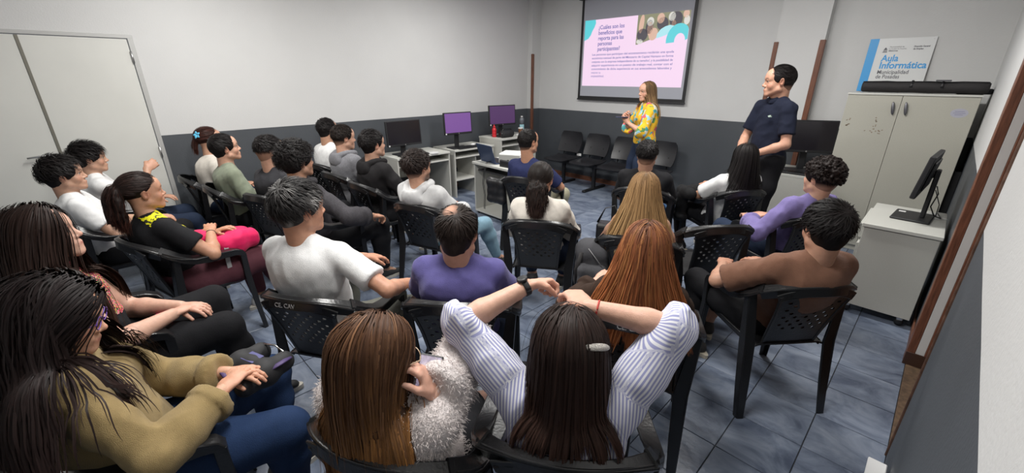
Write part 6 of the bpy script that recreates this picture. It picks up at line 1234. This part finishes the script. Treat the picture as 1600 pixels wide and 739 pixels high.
soft_box('bag_body', (0,0,0), (0.20,0.22,0.08), 0, mat('black_bag_cloth', (0.014,0.014,0.016), 0.7), bg, 8, pleat=0.003); MB().tube([(-0.09,-0.04,0.035),(-0.06,-0.09,0.055),(0.02,-0.11,0.05),(0.085,-0.07,0.035)], 0.010, 8, flat=0.4).build('strap', mat('dark_purple_strap', (0.06,0.035,0.12), 0.6), bg, True)
MB().tube([(0.085,0.09,0.03),(0.0,0.10,0.042),(-0.085,0.09,0.03)], 0.004, 6).build('zip', M_chrome, bg, True); MB().tube([(0.09,-0.02,0.02),(0.115,0.04,0.035),(0.095,0.09,0.02)], 0.012, 8, flat=0.4).build('side_loop', mat('dark_purple_strap', (0.06,0.035,0.12), 0.6), bg, True)
MB().box((-0.035,-0.02,0.046),(0.035,0.03,0.049), 0.001).build('purple_patch', mat('blue_purple_patch', (0.07,0.07,0.20), 0.6), bg)
bk = empty('grey_backpack', (-1.42,2.16,0.52)); bk.rotation_euler = (0,0,0.5); tag(bk, 'dark grey backpack hanging beside the woman with copper red hair', 'backpack')
M_gb = cloth('charcoal_nylon', (0.075,0.075,0.082)); soft_box('bag_body', (0,0,0), (0.22,0.17,0.34), 0, M_gb, bk, 9, pleat=0.004); soft_box('front_pocket', (0,-0.08,-0.06), (0.17,0.08,0.18), 0, M_gb, bk, 10, pleat=0.003)
MB().tube([(0.08,-0.10,0.02),(0.02,-0.103,0.10),(-0.03,-0.08,0.15)], 0.0025, 6).build('zip', mat('grey_zip', (0.25,0.25,0.25), 0.4), bk, True); MB().tube([(-0.07,-0.085,0.12),(-0.10,-0.10,0.0),(-0.09,-0.09,-0.12)], 0.014, 8, flat=0.3).build('strap', M_nyl, bk, True)
pu = empty('black_handbag', (-1.62,2.66,0.52)); pu.rotation_euler = (0,0,0.4); tag(pu, 'small black handbag between the woman in cream and the blonde woman', 'bag')
MB().box((-0.10,-0.06,0),(0.10,0.06,0.13),0.015).build('bag_body', mat('black_bag_leather', (0.012,0.012,0.014), 0.45), pu); MB().tube([(-0.10,0,0.12),(-0.05,0.0,0.24),(0.02,0.0,0.27),(0.08,0.0,0.12)], 0.009, 6, flat=0.4).build('strap', M_blackm, pu, True); MB().box((-0.085,-0.0645,0.02),(0.085,-0.0605,0.11),0.002).build('front_flap', M_blackm, pu)
_o, _R = ROOTS[15][3], ROOTS[15][2]; cbg = empty('crossbody_bag', tuple(_o+_R@np.array([-0.10,-0.06,0.63]))); cbg.rotation_euler = (0,0,0.2); tag(cbg, 'black crossbody bag on the back of the chair of the man in the navy T-shirt', 'bag'); soft_box('bag_body', (-0.20,-0.16,-0.02), (0.20,0.09,0.24), 0, mat('black_bag_leather', (0.012,0.012,0.014), 0.45), cbg, 12)
root, J, R, o, top, sp = ROOTS[8]
w_ = o+R@J['WR']; h_ = R@unit(J['WR']-J['ER'])
t = MB().box((-0.035,-0.07,-0.004),(0.035,0.07,0.004),0.003).build('mobile_phone', mat('silver_phone', (0.4,0.42,0.42), 0.3)); t.location = tuple(w_+h_*0.13+np.array([0.0,0.0,0.0])); t.rotation_euler = (0.2,0,HR(-10)); tag(t, 'silver phone in the right hand of the grey haired man', 'phone')
root, J, R, o, top, sp = ROOTS[3]
w_ = o+R@J['WR']
t = empty('mobile_phone', tuple(w_+np.array([-0.035,0.01,0.02]))); t.rotation_euler = (HR(55),0,HR(30)); tag(t, 'phone with a colourful picture held to the cheek by the woman in the fluffy sweater', 'phone'); MB().box((-0.035,-0.07,-0.004),(0.035,0.07,0.004),0.003).build('phone_case', M_blackm, t); MB().box((-0.031,-0.066,0.0042),(0.031,0.066,0.0048)).build('phone_display', mat('lit_phone_picture', (0.3,0.3,0.35), 0.3, noise=0.8, nscale=60, emit=((0.5,0.4,0.55), 0.5)), t)
root, J, R, o, top, sp = ROOTS[1]
w_ = o+R@J['WR']; t = MB().box((-0.035,-0.07,-0.004),(0.035,0.07,0.004),0.003).build('mobile_phone', mat('red_phone_case', (0.5,0.03,0.10), 0.4)); t.location = tuple(w_+np.array([-0.10,-0.03,-0.04])); t.rotation_euler = (0.1,0.1,HR(80)); tag(t, 'phone in a red case on the lap of the woman with very long hair', 'phone')

root, J, R, o, top, sp = ROOTS[17]
jk = empty('folded_jacket', tuple(o+R@np.array([-0.25,0.10,0.655]))); jk.rotation_euler = (0,0,HR(sp['face'])); tag(jk, 'black folded jacket over the left chair arm of the woman with the black bob', 'jacket')
soft_box('jacket_body', (0,0,0.03), (0.20,0.24,0.10), 0, cloth('black_jacket_cloth', (0.012,0.012,0.013)), jk, 21, pleat=0.012); soft_box('hanging_sleeve', (-0.07,0.03,-0.10), (0.07,0.16,0.26), 0, cloth('black_jacket_cloth', (0.012,0.012,0.013)), jk, 22, pleat=0.010)
